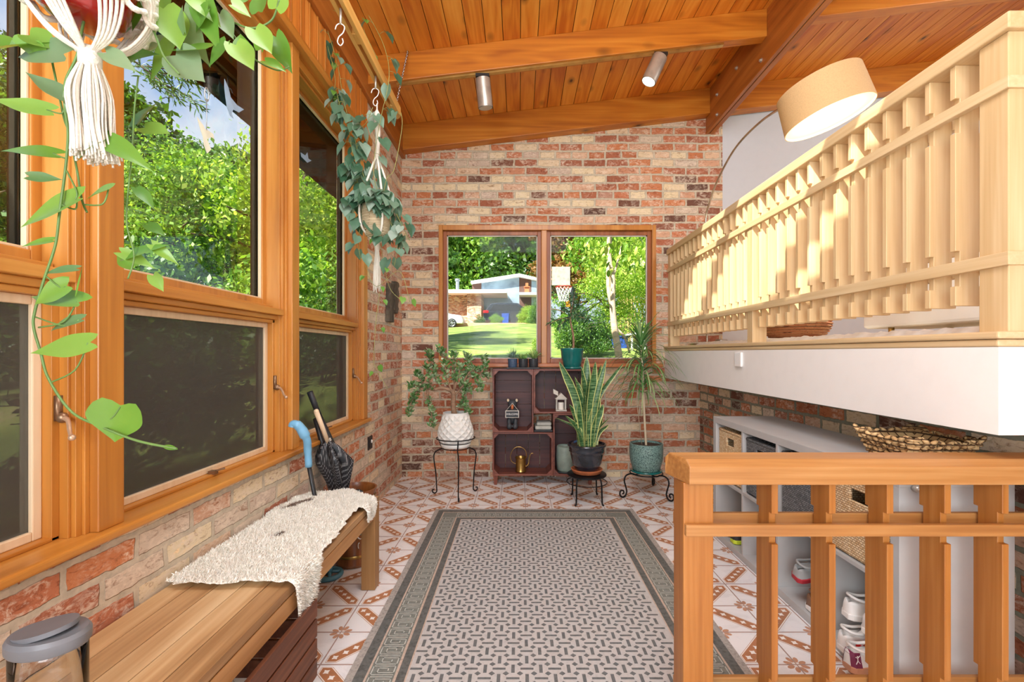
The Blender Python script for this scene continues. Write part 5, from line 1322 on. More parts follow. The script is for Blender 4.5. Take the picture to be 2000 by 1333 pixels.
def speck():
    m, T, b, o = newmat('speckled_teal'); v = T.obj()
    vo = T.n('ShaderNodeTexVoronoi', {'Vector': v, 'Scale': 150.0}); n = T.noise(v, 90, 2)
    T.t.links.new(T.ramp(T.math('ADD', T.math('MULTIPLY', vo.outputs['Distance'], .6), T.math('MULTIPLY', n, .5)), [(.44, c(34, 66, 66)), (.54, c(126, 158, 150))]), b.inputs['Base Color']); b.inputs['Roughness'].default_value = .35
    T.t.links.new(T.bump(vo.outputs['Distance'], .4, .003), b.inputs['Normal'])
speck()
mb = MB(); mb.lathe([(.10, .187), (.128, .192), (.134, .205), (.12, .206)], dx, dy, 40, capt=True); mb.build('saucer', ['teal_glaze'], dp, smooth=True)
mb = MB(); mb.lathe([(.100, .198), (.115, .215), (.137, .30), (.140, .38), (.137, .432), (.130, .434), (.126, .40)], dx, dy, 44, capt=True); mb.build('pot', ['speckled_teal'], dp, smooth=True, auto=50)
mb = MB(); mb.lathe([(.001, .415), (.128, .415)], dx, dy, 24, capb=False); mb.build('soil', ['soil'], dp)
stem = spline([Vector((dx, dy, .40)), P(1258, 800, 3.88), P(1256, 740, 3.87), P(1253, 690, 3.86), P(1252, 668, 3.86)], 8)
mb = MB(); mb.tube(stem, [.010]*20+[.008]*(len(stem)-20), 9); mb.tube([(dx-.03, dy+.02, .41), P(1243, 780, 3.9), P(1250, 730, 3.88)], .0025, 5); mb.build('stem', ['stem_tan'], dp, smooth=True)
mb = MB(); random.seed(31)
for k in range(190):
    t = k/190; p = stem[int(12+t*(len(stem)-13))]; a = k*2.399+random.uniform(-.2, .2); el = rad(random.uniform(5, 45)+40*t**2.2)
    ribbon(mb, p, (cos(a)*cos(el), sin(a)*cos(el), sin(el)), random.uniform(.30, .48)*(1-.25*t*t), random.uniform(.013, .020), random.uniform(.24, .44)*(1-.6*t**2), 0, 9)
mb.build('leaves', ['dracaena_leaf'], dp, smooth=True)
# ============================================================ HANGING RAIL AND CHAIN
hr = thing('hanging_rail', 'long slotted pine rail hung level near the ceiling by the window wall, holding plant hooks', 'hanging rail', (-.835, 2.0, 2.83))
mb = MB(); xa, xb, z0, z1 = -.866, -.806, 2.812, 2.872
mb.box(xa, xa+.021, .55, 3.05, z0, z1); mb.box(xb-.021, xb, .55, 3.05, z0, z1)
for y in (.55, 1.10, 1.75, 2.30, 2.97): mb.box(xa+.021, xb-.021, y, y+.08, z0+.001, z1-.001)
mb.build('rail', ['teak_y'], hr, bevel=.002); MATS_rail = hr.children[0]; wood('pine_rail', (c(196, 140, 66), c(222, 172, 94), c(236, 194, 124)), 'y', .8, rough=.4); hr.children[0].data.materials[0] = MATS['pine_rail']
mb = MB(); mb.prism([(xa, 3.05, z0), (xb, 3.05, z0), (xb, 3.10, z0), ((xa+xb)/2, 3.14, z0), (xa, 3.10, z0)], (0, 0, z1-z0)); mb.build('end_cap', ['pine_rail'], hr, bevel=.002)
def chain(label, A, B):
    t = thing('hanging_chain', label, 'chain', B); A = Vector(A); B = Vector(B); d = (B-A); L = d.length; d.normalize(); n = int(L/.017); mb = MB()
    u = d.orthogonal().normalized(); w_ = d.cross(u)
    for k in range(n):
        cpt = A+d*(k+.5)*L/n; s = u if k % 2 else w_
        mb.tube([cpt+d*.0125*cos(q_)+s*.0065*sin(q_) for q_ in [2*pi*i/10 for i in range(10)]], .0028, 5, closed=True)
    mb.build('links', ['chrome'], t, smooth=True); return t
chain('steel chain from the far end of the slotted rail up to the cross beam', (-.828, 3.06, 2.872), P(797, 98, 3.312))
chain('steel chain from the near end of the slotted rail up to the ceiling', (-.836, .62, 2.872), (-.836, .62, zc(-.836)))
def shook(y, z0, label):
    t = thing('plant_hook', label, 'hook', (-.836, y, z0)); x = -.836
    mb = MB(); mb.tube([(x, y, 2.812), (x, y, 2.74)], .006, 8); mb.build('strap', ['nickel'], t, smooth=True)
    mb = MB(); mb.tube(spline([(x-.025, y, 2.715), (x-.018, y, 2.735), (x, y, 2.742), (x+.018, y, 2.728), (x+.012, y, 2.700), (x-.008, y, 2.680), (x-.014, y, 2.655), (x, y, 2.640), (x+.012, y, 2.655), (x+.008, y, 2.672)], 5), .0026, 6); mb.build('s_hook', ['white_plastic'], t, smooth=True); return t
shook(2.13, 2.8, 'empty white S hook hanging from the slotted rail'); shook(2.65, 2.8, 'white S hook carrying the macrame planter in front of the brick corner')
# ============================================================ HANGING PHILODENDRON
hx, hy = -.829, 2.655
hp = thing('hanging_philodendron', 'grey-green trailing philodendron in a rope pot and white macrame hanger by the brick corner', 'plant', (hx, hy, 1.87))
K = 2.65/F
mb = MB(); mb.lathe([(.045, 1.868), (.066, 1.885), (.084, 1.96), (.090, 2.055), (.084, 2.057), (.078, 2.03)], hx, hy, 36, capt=True); mb.build('pot', ['rope_pot'], hp, smooth=True)
mb = MB(); mb.tube(spline([(hx, hy, 2.655), (hx, hy, 2.60), (hx+.004, hy, 2.45), (hx, hy, 2.33)], 4), [.004]*4+[.016, .018, .017, .016]+[.013]*5, 10)
for k in range(4):
    a = k*pi/2+.6; mb.tube(spline([(hx, hy, 2.36), (hx+.05*cos(a), hy+.05*sin(a), 2.22), (hx+.098*cos(a), hy+.098*sin(a), 2.06), (hx+.090*cos(a), hy+.090*sin(a), 1.93), (hx+.03*cos(a), hy+.03*sin(a), 1.862), (hx, hy, 1.84)], 5), .0065, 7)
mb.tube([(hx, hy, 1.87), (hx, hy, 1.80)], .014, 10)
random.seed(12)
for k in range(46):
    a = random.uniform(0, 6.28); r_ = random.uniform(.003, .020); mb.tube(spline([(hx+.4*r_*cos(a), hy+.4*r_*sin(a), 1.82), (hx+r_*cos(a), hy+r_*sin(a), 1.70), (hx+1.2*r_*cos(a)+random.uniform(-.004, .004), hy+r_*sin(a), random.uniform(1.55, 1.61))], 4), .0022, 4)
mb.build('macrame_hanger', ['rope_white'], hp, smooth=True)
vm = MB(); lf = MB()
def vine(pts, D, leafL, n, gap=1, mi=0, r_=.0018, jitter=.04, face=None, wide=.78, hang=.6):
    P3 = [P(a, b_, (q_[0] if (q_ := rest) else D)) for a, b_, *rest in pts]
    path = spline(P3, 6); vm.tube(path, r_, 5)
    for k in range(n):
        p = path[int((k+random.random())/n*(len(path)-1))]; a = random.uniform(0, 6.28)
        st = p+Vector((cos(a)*jitter, sin(a)*jitter, random.uniform(-.01, .02)))
        vm.tube([p, (p+st)/2+Vector((0, 0, .008)), st], r_*.6, 4)
        d = Vector((cos(a)*.5, sin(a)*.5-.15, -hang-random.random()*.5)); L_ = leafL*random.uniform(.7, 1.2)
        lf.leaf(st, d, Vector((cos(a)*.8+.4, -1.0+random.gauss(0, .4), .6)), L_, L_*wide, random.uniform(-.05, .35), random.uniform(.1, .35), 'heart', 6, mi)
random.seed(17)
V = [[(742, 405), (720, 395), (700, 420), (680, 440)], [(742, 405), (725, 380), (712, 350), (700, 300), (690, 260), (672, 200), (660, 130), (640, 60)], [(745, 402), (730, 340), (735, 280), (745, 225), (760, 150), (750, 90), (720, 30)],
     [(745, 402), (760, 395), (775, 420), (790, 450), (800, 470)], [(735, 410), (710, 430), (700, 470), (705, 510)], [(750, 410), (765, 440), (775, 480), (770, 520)], [(742, 405), (715, 390), (690, 395), (665, 410)],
     [(735, 405), (700, 340), (680, 330), (665, 345)], [(720, 395), (700, 360), (690, 310), (680, 250), (665, 210), (655, 170)], [(748, 410), (738, 440), (745, 470)], [(690, 260), (715, 240), (728, 210)], [(745, 402), (755, 350), (770, 330), (785, 250), (783, 220)]]
cnt = [8, 22, 9, 10, 8, 8, 9, 12, 16, 5, 5, 1]
for v, k in zip(V, cnt): vine(v, 2.62, .080, int(k*1.7), mi=0)
for v, k in (([(650, 20), (700, 40), (715, 70), (735, 110)], 4), ([(640, 90), (655, 160), (640, 210)], 4), ([(715, 520), (735, 560), (780, 530), (800, 590)], 3), ([(742, 570), (735, 620), (730, 700), (735, 720), (757, 760)], 4), ([(742, 470), (760, 560), (790, 590)], 3)): vine(v, 2.62, .045, k, mi=1, r_=.0014)
for k in range(64):
    a = random.uniform(0, 6.28); st = Vector((hx+.085*cos(a), hy+.085*sin(a), 2.06+random.uniform(-.02, .07)))
    lf.leaf(st, (cos(a), sin(a)-.1, -random.uniform(.1, 1.2)), (cos(a)*.6+.2, sin(a)*.6-.8, .8), random.uniform(.06, .095), random.uniform(.05, .07), .3, .2, 'heart', 6, 0)
vm.build('vines', ['vine_olive'], hp, smooth=True); lf.build('leaves', ['philodendron', 'philo_lime'], hp, smooth=True)
# ============================================================ NEAR POTHOS IN MACRAME
ND = .90
ph = thing('hanging_pothos', 'bright green trailing pothos in a red pot and white macrame hanger, top left', 'plant', (-.85, ND, 1.85))
q0 = P(176, 60, ND); px_, py_ = q0.x, ND
ztop = P(0, 42, ND).z
mb = MB(); mb.lathe([(.045, ztop), (.060, ztop+.006), (.078, ztop+.06), (.088, ztop+.13), (.092, ztop+.15), (.086, ztop+.15), (.078, ztop+.12)], px_-.01, py_, 40, capt=True); mb.build('pot', ['red_glaze'], ph, smooth=True)
mb = MB(); random.seed(2); zk = P(0, 108, ND).z
for k in range(6):
    a = k*pi/3+.2
    for s_ in (-1.5, -.75, 0, .75, 1.5):
        a2 = a+s_*.13
        mb.tube(spline([(px_, py_, 2.812), (px_+.05*cos(a2), py_+.05*sin(a2), 2.35), (px_+.110*cos(a2), py_+.11*sin(a2), 2.02), (px_+.106*cos(a2), py_+.106*sin(a2), ztop+.10), (px_+.100*cos(a2+.3), py_+.10*sin(a2+.3), ztop+.03), (px_+.06*cos(a2+.45), py_+.06*sin(a2+.45), ztop-.035), (px_+.006*cos(a2), py_+.006*sin(a2), zk)], 6), .0030, 6)
for zz in (ztop+.02, ztop+.045, ztop+.07):
    mb.tube([(px_+(.100+.004*cos(14*t))*cos(t), py_+(.100+.004*cos(14*t))*sin(t), zz+.005*sin(14*t)) for t in [2*pi*k/84 for k in range(84)]], .0060, 6, closed=True)
mb.tube([(px_, py_, zk+.012), (px_, py_, zk-.028)], .0185, 16)
for k in range(150):
    a = random.uniform(0, 6.28); r_ = random.uniform(.004, .036); r1 = min(r_*.5, .016); bx_ = random.uniform(-.006, .006)+.012
    mb.tube(spline([(px_+r1*cos(a), py_+r1*sin(a), zk-.02), (px_+r_*cos(a), py_+r_*sin(a), zk-.08), (px_+.9*r_*cos(a)+bx_*.5, py_+r_*sin(a), zk-.15), (px_+1.1*r_*cos(a)+bx_, py_+1.1*r_*sin(a), zk-.205+random.uniform(-.008, .008))], 4), .0019, 5)
mb.build('macrame_hanger', ['rope_white'], ph, smooth=True)
vm = MB(); lf = MB()
def vpx(pts, D, r_=.0022): vm.tube(spline([P(a, b_, (rest[0] if rest else D)) for a, b_, *rest in pts], 7), r_, 7)
vpx([(135, -40), (163, 20), (160, 60), (150, 110), (128, 160), (127, 210), (133, 260), (128, 330), (116, 420), (108, 480), (85, 550), (68, 610), (66, 640), (80, 690), (95, 740), (140, 805), (200, 835), (270, 862), (345, 877)], ND, .0024)
vpx([(90, 60), (108, 150), (125, 230), (135, 260), (150, 330), (160, 390), (170, 415)], ND+.02, .002)
vpx([(262, -20), (300, 60), (320, 110), (350, 145), (235, 160)][:4], ND+.05, .0022)
vpx([(270, 150), (262, 220), (258, 300), (250, 380), (248, 440), (262, 500), (250, 545)], ND+.06, .0016)
vpx([(330, 55), (380, 45), (440, 40), (490, 55), (530, 40), (545, 0)], ND+.12, .0022)
vpx([(400, -10), (450, 60), (490, 110), (540, 137), (565, 130)], ND+.14, .0018)
def L(bx_, by_, tx_, ty_, w_, D=ND, n=(.2, -1, .55), dt=0, curl=.12, fold=.22, mi=0, shape='heart', stem=None):
    A = P(bx_, by_, D); B = P(tx_, ty_, D+dt); d = B-A
    lf.leaf(A-d*.04, d, n, d.length*1.12, w_*1.15*D/F, curl, fold, shape, 12, mi)
    if stem: vm.tube(spline([P(stem[0], stem[1], D), (P(stem[0], stem[1], D)+A)/2+Vector((0, 0, -.006)), A], 4), .0013, 5)
UP = (.1, -.35, 1)
LV = [  # base, tip, width, normal, material, stem start
 (0, 90, -60, 60, 60, 0), (60, 70, 110, 95, 45, 0), (5, 95, 100, 75, 60, 0), (120, 105, 15, 90, 62, 1), (60, 80, 66, 112, 50, 0),
 (265, 60, 190, 40, 60, 1), (240, 120, 300, 95, 44, 0), (300, 55, 235, 65, 55, 1), (310, 90, 240, 128, 66, 1), (130, 190, 55, 145, 30, 1), (92, 215, -10, 195, 30, 0), (104, 300, -8, 278, 32, 0), (138, 190, 155, 255, 24, 1),
 (60, 345, 120, 352, 20, 1), (148, 390, 42, 440, 46, 0), (212, 370, 165, 385, 30, 0), (195, 268, 290, 318, 40, 0), (200, 280, 145, 310, 50, 1), (128, 560, 62, 590, 46, 0), (150, 570, 160, 520, 4, 0), (100, 470, 40, 478, 16, 0), (145, 525, 75, 528, 16, 1), (150, 590, 60, 575, 44, 0), (155, 625, 85, 640, 22, 1), (172, 670, 70, 690, 38, 0),
 (235, 795, 222, 862, 78, 0), (270, 240, 300, 195, 40, 0), (285, 250, 330, 262, 36, 0), (250, 500, 320, 470, 24, 0), (240, 495, 300, 520, 22, 0), (300, 480, 345, 512, 18, 0), (260, 520, 230, 500, 26, 0), (300, 540, 318, 568, 20, 0), (270, 370, 300, 400, 20, 0), (290, 440, 320, 455, 20, 0),
 (320, 20, 350, 95, 58, 0), (360, 30, 395, 120, 40, 1), (390, -10, 420, 90, 44, 0), (340, 80, 300, 160, 56, 0), (345, 110, 395, 155, 60, 1), (400, 95, 330, 100, 50, 0), (440, 85, 410, 128, 38, 0), (455, 10, 490, 30, 36, 0), (470, 5, 440, -10, 40, 0), (462, 90, 495, 138, 40, 0), (500, 60, 530, 105, 38, 0), (505, 20, 510, -20, 32, 0),
 (540, 15, 555, -25, 30, 0), (540, 75, 565, 138, 34, 0), (510, 95, 515, 60, 34, 0), (520, 120, 555, 132, 20, 0), (300, -15, 320, 30, 40, 0), (280, 10, 262, 60, 36, 0), (240, 0, 300, 30, 40, 0), (360, 60, 350, 10, 44, 1), (405, 20, 380, 60, 36, 0), (430, 30, 455, 75, 30, 1), (380, 0, 430, 40, 40, 0), (210, 105, 262, 135, 30, 1), (475, 105, 468, 60, 26, 0)]
random.seed(6)
for (a, b_, t1, t2, w_, mi) in LV:
    dist = ND if a < 240 else ND+.06+.08*random.random()
    L(a, b_, t1, t2, w_*1.05, dist, (random.uniform(-.5, .6), -1, random.uniform(.2, 1.1)), random.uniform(-.02, .02), random.uniform(-.05, .25), random.uniform(.1, .3), mi)
# petioles joining leaves to the vines
for s_, e in (((127, 200), (92, 215)), ((131, 290), (104, 300)), ((128, 330), (148, 390)), ((165, 400), (212, 370)), ((150, 300), (195, 268)), ((90, 540), (128, 560)), ((75, 640), (150, 590)), ((70, 620), (155, 625)), ((98, 748), (172, 670)), ((165, 820), (235, 795)), ((120, 400), (150, 390))):
    A = P(s_[0], s_[1], ND); B = P(e[0], e[1], ND); vm.tube(spline([A, (A+B)/2+Vector((.012, 0, -.014)), B], 5), .0016, 6)
lf.leaf(P(318, 872, ND), P(347, 878, ND)-P(318, 872, ND), (0, -1, .5), .03, .010, 0, .6, 'oval', 5, 0)
vm.build('vines', ['stem_green'], ph, smooth=True); lf.build('leaves', ['pothos', 'pothos_grey'], ph, smooth=True)
# ============================================================ WINDOW ORNAMENTS
def flat(name, label, cat, pts, mat_, x=-1.233, th=.0015, cord=None):
    """ornament cut from thin sheet hung against the glass of the window wall; pts are photo points"""
    w_ = []
    for a, b_ in pts:
        D = -x*F/(CX-a); p = P(a, b_, D); w_.append((x, p.y, p.z))
    cx_ = sum(p[1] for p in w_)/len(w_); cz_ = sum(p[2] for p in w_)/len(w_)
    t = thing(name, label, cat, (x, cx_, cz_)); mb = MB(); mb.prism(w_, (th, 0, 0)); mb.build('body', [mat_], t); return t
t = flat('bird_ornament', 'pale blue flying bird cutout stuck high on the middle window', 'ornament', [(438, 154), (446, 172), (450, 190), (462, 205), (476, 214), (466, 220), (455, 214), (452, 222), (456, 232), (449, 226), (443, 210), (440, 190), (438, 172)], 'decal_blue', -1.254)
t = flat('hummingbird_suncatcher', 'small cream and green hummingbird hung on a thin chain inside the middle window', 'ornament', [(384, 228), (396, 244), (400, 252), (408, 256), (416, 262), (418, 272), (412, 268), (404, 272), (412, 292), (404, 300), (398, 284), (396, 268), (390, 250)], 'decal_cream', -1.246)
y_ = t.location.y; z_ = t.location.z; mb = MB(); mb.tube([(-1.2455, y_, z_+.02), (-1.2455, y_, z_+.14)], .0018, 5); mb.tube([(-1.2455, y_+.012*cos(q_), z_+.165+.026*sin(q_)) for q_ in [2*pi*k/16 for k in range(16)]], .003, 6, closed=True); mb.build('hanging_ring', ['galvanised'], t, smooth=True)
flat('leaf_ornament', 'grey-blue ragged cutout at the top of the middle window, behind the pothos leaves', 'ornament', [(318, 50), (335, 52), (350, 58), (346, 68), (350, 80), (336, 92), (326, 82), (318, 70)], 'decal_blue', -1.254)
flat('dove_ornament', 'small pale dove cutout in the top left of the farthest side window', 'ornament', [(596, 304), (600, 298), (602, 310), (608, 314), (600, 318), (588, 306), (587, 298)], 'decal_blue', -1.254)
# ============================================================ OUTSIDE: TREES AND SHRUBS
import numpy as np
def crown_mesh(name, blobs, n, leaf, mt, seed, shell=.55, flatn=.35, aspect=.55):
    """blobs: (x, y, z, rx, ry, rz); n leaves as folded diamonds spread through the outer shell of the blobs"""
    rg_ = np.random.default_rng(seed); B = np.array(blobs, float)
    vol = (B[:, 3]*B[:, 4]*B[:, 5])**(2/3); w_ = rg_.choice(len(B), n, p=vol/vol.sum()); b_ = B[w_]
    d = rg_.normal(size=(n, 3)); d /= np.linalg.norm(d, axis=1)[:, None]
    r_ = shell+(1-shell)*rg_.random(n)**.6
    r_ *= 1+.16*np.sin(d[:, 0]*7+w_)*np.cos(d[:, 1]*6)+.1*rg_.normal(size=n)
    c0 = b_[:, :3]+d*r_[:, None]*b_[:, 3:6]
    ax_ = rg_.normal(size=(n, 3)); ax_[:, 2] -= .3; ax_ /= np.linalg.norm(ax_, axis=1)[:, None]
    nr = rg_.normal(size=(n, 3))*.8+d*flatn+np.array([0, 0, .5]); s_ = np.cross(ax_, nr); s_ /= np.linalg.norm(s_, axis=1)[:, None]+1e-9
    L_ = leaf*(.6+.8*rg_.random(n))[:, None]
    v = np.stack([c0-ax_*L_/2, c0+s_*L_*aspect/2, c0+ax_*L_/2, c0-s_*L_*aspect/2], 1).reshape(-1, 3)
    me = bpy.data.meshes.new(name); me.vertices.add(4*n); me.vertices.foreach_set('co', v.ravel())
    me.loops.add(4*n); me.loops.foreach_set('vertex_index', np.arange(4*n)); me.polygons.add(n)
    me.polygons.foreach_set('loop_start', np.arange(n)*4); me.polygons.foreach_set('loop_total', np.full(n, 4))
    me.materials.append(MATS[mt]); me.update(calc_edges=True); return me
def blobs_tree(h, R, base, k, seed, rz=.6):
    r_ = random.Random(seed); out = []
    for i in range(k):
        a = r_.uniform(0, 6.28); q_ = r_.uniform(.1, .75)*R; z = base+(h-base)*r_.uniform(.12, .9); s_ = R*r_.uniform(.34, .55)*(1-.35*(z-base)/(h-base))
        out.append((q_*cos(a), q_*sin(a), z, s_, s_, s_*rz))
    out.append((0, 0, base+(h-base)*.5, R*.62, R*.62, (h-base)*.42)); return out
def trunk_mesh(h, base, R, r0, k, seed, mt='trunk'):
    r_ = random.Random(seed); mb = MB()
    mb.tube(spline([(0, 0, -.3), (.05, 0, base*.6), (-.05, .05, base+(h-base)*.4), (0, 0, h*.85)], 4), [r0*(1-.07*i) for i in range(13)], 8)
    for i in range(k):
        a = r_.uniform(0, 6.28); z = base+(h-base)*r_.uniform(-.1, .5)
        mb.tube(spline([(0, 0, z-.2), (.45*R*cos(a), .45*R*sin(a), z+.25*R), (.9*R*cos(a), .9*R*sin(a), z+.3*R)], 4), [r0*.4*(1-.1*j) for j in range(9)], 6)
    me = bpy.data.meshes.new('trunk'); me.from_pydata([tuple(p) for p in mb.v], [], mb.f); me.materials.append(MATS[mt]); me.polygons.foreach_set('use_smooth', [True]*len(mb.f)); me.update(); return me
KIND = {}
def kind(key, h, R, base, k, n, leaf, mt, seed, r0=.16, br=7, tm='trunk', rz=.6, aspect=.55):
    KIND[key] = (crown_mesh('crown_'+key, blobs_tree(h, R, base, k, seed, rz), n, leaf, mt, seed, aspect=aspect), trunk_mesh(h, base, R, r0, br, seed, tm))
kind('a', 9.0, 3.2, 1.6, 18, 27000, .155, 'tree_dark', 1)
kind('b', 7.5, 2.6, .8, 16, 24000, .125, 'tree_mid', 2)
kind('c', 6.0, 2.3, .5, 14, 22000, .105, 'tree_lime', 3)
kind('far', 14, 5.2, 3.5, 20, 14000, .48, 'tree_dark', 5, .3)
kind('farb', 12, 4.6, 2.0, 18, 13000, .42, 'tree_mid', 6, .3)
kind('bush', 1.9, 1.1, .0, 9, 7000, .085, 'tree_mid', 7, .04)
kind('bushd', 1.9, 1.1, .0, 9, 7000, .08, 'tree_dark', 8, .04)
kind('bushl', 2.2, 1.1, .1, 9, 6500, .09, 'tree_lime', 9, .04)
kind('rust', 6.0, 2.0, 1.0, 12, 9000, .17, 'tree_rust', 10, .1)
def tree(key, x, y, s=1, rot=0, label='', name='tree', cat='tree', group=None, z=None):
    t = thing(name, label, cat, (x, y, gz(x, y) if z is None else z), group); t.scale = (s, s, s); t.rotation_euler = (0, 0, rot)
    for nm, me in zip(('foliage', 'trunk'), KIND[key]):
        o = bpy.data.objects.new(nm, me); COL.objects.link(o); o.parent = t
    return t
GL = 'trees outside the side windows'
tree('b', -6.8, 8.8, .66, .3, 'broad green tree filling the middle side window, nearest of those outside', group=GL)
tree('a', -9.4, 12.0, .64, 1.1, 'tall dark tree behind the nearest tree outside the middle window', group=GL)
tree('c', -4.3, 9.2, .95, 2.2, 'bright yellow-green tree outside the farthest side window', group=GL)
tree('a', -12.0, 9.5, .85, 2.8, 'dark spreading tree outside the leftmost window', group=GL)
tree('b', -8.6, 15.5, .85, 4.0, 'mid-green tree farther back beyond the bright yellow-green tree', group=GL)
tree('c', -9.0, 6.0, .62, 5.0, 'small yellow-green tree low outside the leftmost window', group=GL)
tree('a', -15.5, 15.5, 1.05, 3.6, 'dark tree far back on the left of the leftmost window', group=GL)
tree('far', -15.5, 25, .72, .7, 'distant tree showing between trunks outside the middle window', group=GL)
tree('far', -20, 22, .85, 1.7, 'distant tree at the left end of the tree line', group=GL)
tree('b', -5.2, 12.5, .9, 1.9, 'green tree right of the bright one, outside the farthest side window', group=GL)
# unseen trees added up-sun to keep sun off the left windows
for i, (x, y, s) in enumerate(((-5.4, -1.6, .95), (-6.2, -4.6, 1.0))):
    tree('a', x, y, s, i*1.3, ('shade tree beside the house behind the camera', 'second shade tree farther behind the camera')[i], group='shade trees by the house')
sh = [('bushd', -3.6, 4.6, 1.0, 'dark shrub just outside the middle window'), ('bush', -3.0, 6.3, 1.05, 'green shrub outside the farthest side window'), ('bushd', -5.6, 5.9, 1.25, 'dark shrub farther left under the trees'), ('bush', -4.3, 7.4, 1.0, 'green shrub below the bright yellow-green tree'), ('bushl', -7.6, 7.2, 1.1, 'light shrub below the nearest tree'), ('bushd', -2.35, 5.4, .6, 'small dark shrub beside the corner of the house'), ('bushd', -5.0, 3.2, 1.1, 'dark shrub outside the leftmost window')]
for k, x, y, s, lab in sh: tree(k, x, y, s, x*3, lab, 'shrub', 'shrub', 'shrubs outside the side windows')
# twig foliage hanging against the sky at the top of the middle window
tw = thing('overhanging_branch', 'thin dark branch with narrow leaves hanging against the sky in the middle window', 'branch', (-4.4, 5.0, 4.2))
random.seed(14); vm = MB(); lf = MB()
for s_ in range(16):
    pts = []; x, y = random.uniform(250, 400), random.uniform(60, 150); dxp, dyp = random.uniform(10, 26), random.uniform(4, 16)
    for k in range(7): pts.append(P(x+dxp*k+random.uniform(-4, 4), y+dyp*k*.9+random.uniform(-5, 5), 6.0+.1*s_*.3))
    path = spline(pts, 4); vm.tube(path, [.010*(1-k/len(path))+.003 for k in range(len(path))], 5)
    for p in path:
        for q_ in range(4): lf.leaf(p+Vector((random.gauss(0, .05), random.gauss(0, .05), random.gauss(0, .05))), (random.gauss(.4, .6), random.gauss(0, .6), random.gauss(-.4, .5)), (random.gauss(0, 1), -1, .5), random.uniform(.09, .15), .022, .2, .2, 'oval', 3)
vm.tube([P(250, 60, 6.0), P(200, 20, 5.6), P(60, -140, 5.0), Vector((-7.0, 4.0, 6.0))], [.014, .03, .05, .08], 6)
vm.build('twigs', ['trunk'], tw, smooth=True); lf.build('foliage', ['tree_dark'], tw, smooth=True)
# ------------------------------------------------------------ behind the house
for i, (k, x, y, s, lab) in enumerate((('far', -11, 46, 1.0, 'tall tree behind the neighbouring house, leftmost in the left pane'), ('farb', -5.5, 48, 1.05, 'mid-green tree behind the metal flue pipe'), ('far', -1.0, 50, 1.1, 'dark tree above the white sloping roof'), ('far', 4.5, 47, 1.1, 'dark tree right of the white sloping roof'), ('farb', -17, 50, 1.2, 'far tree beyond the left edge of the window'), ('far', 10, 42, 1.1, 'far dark tree behind the right pane shrubs'), ('farb', 16, 44, 1.1, 'farthest right tree in the right pane'))):
    tree(k, x, y, s, i*1.7, lab, group='trees behind the neighbouring house')
for i, (k, x, y, s, lab, nm) in enumerate((('b', 3.3, 13.5, .72, 'broad green tree filling the upper right pane', 'tree'), ('c', 2.0, 9.6, .45, 'yellow-green shrubby tree in the middle of the right pane', 'tree'), ('a', 5.6, 17, .8, 'dark tree at the right edge of the right pane', 'tree'), ('rust', 2.05, 17.5, .92, 'rust-brown maple at the top left of the right pane', 'tree'), ('c', 3.4, 11.0, .5, 'light green shrub beside the reed fence', 'shrub'), ('bushd', .98, 7.6, .46, 'dark green shrub behind the teal pot', 'shrub'), ('bushd', 1.3, 7.95, .42, 'dark shrub left of the stone wall', 'shrub'), ('bush', 1.02, 9.6, .42, 'shrub below the basketball hoop', 'shrub'), ('bushl', .31, 7.4, .17, 'small yellow-green shrub beside the window mullion', 'shrub'), ('a', 8.0, 20, .9, 'dark tree far right behind the reed fence', 'tree'), ('b', 2.6, 20, .8, 'green tree behind the maple', 'tree'))):
    tree(k, x, y, s, i*2.1, lab, nm, nm, 'shrubs and trees in the right pane')
yt = thing('young_tree', 'slender pale forked trunk with big leaves standing close outside the right pane', 'tree', (P(1210, 700, 6.6).x, 6.6, gz(1.4, 6.6)))
mb = MB(); K7 = 6.6
mb.tube(spline([P(1214, 760, K7), P(1209, 700, K7), P(1200, 640, K7), P(1196, 590, K7), P(1197, 545, K7), P(1190, 500, K7), P(1188, 430, K7)], 5), [.062-.0012*k for k in range(31)], 10)
mb.tube(spline([P(1196, 600, K7), P(1188, 560, K7), P(1189, 500, K7+.1), P(1196, 440, K7+.1)], 5), [.035-.001*k for k in range(16)], 8)
mb.tube(spline([P(1197, 545, K7), P(1204, 520, K7), P(1215, 480, K7)], 4), .016, 6); mb.tube(spline([P(1203, 640, K7), P(1220, 660, K7), P(1230, 690, K7)], 4), .016, 6)
mb.build('trunk', ['bark_pale'], yt, smooth=True)
lf = MB(); random.seed(44)
for k in range(300):
    p = P(random.gauss(1200, 38), random.uniform(400, 530), K7+random.gauss(0, .5)); lf.leaf(p, (random.gauss(0, .6), random.gauss(0, .5), -.9), (random.gauss(0, .5), -1, .8), random.uniform(.08, .13), .05, .2, .2, 'oval', 4)
lf.build('foliage', ['tree_lime'], yt, smooth=True)
# stone wall, bins, reed fence
random.seed(19)
sw = thing('stone_wall', 'low rounded fieldstone wall with a flat cap outside the right pane', 'wall', (1.7, 8.9, gz(1.7, 8.9)))
xa, xb = P(1168, 700, 8.9).x, P(1191, 700, 8.9).x; zt_ = P(0, 664, 8.9).z; zb_ = P(0, 712, 8.9).z
mb = MB(); mb.box(xa-.02, xb+.0, 8.8, 9.2, zt_-.03, zt_+.01); mb.build('cap', ['concrete'], sw)
for i in range(3):
    for j in range(5):
        mb = MB(); mb.ball((xa+.04+(xb-xa)*(i+.4*(j % 2)+.2)/3, 8.86, zb_+(zt_-zb_)*(j+.4)/5), .052*random.uniform(.8, 1.15), .06, .042*random.uniform(.8, 1.15), 10, 7); mb.build('stone', ['stone'], sw, smooth=True)
mb = MB(); mb.box(xa, xb+.02, 8.88, 9.15, zb_-.1, zt_-.03); mb.build('core', ['concrete'], sw)
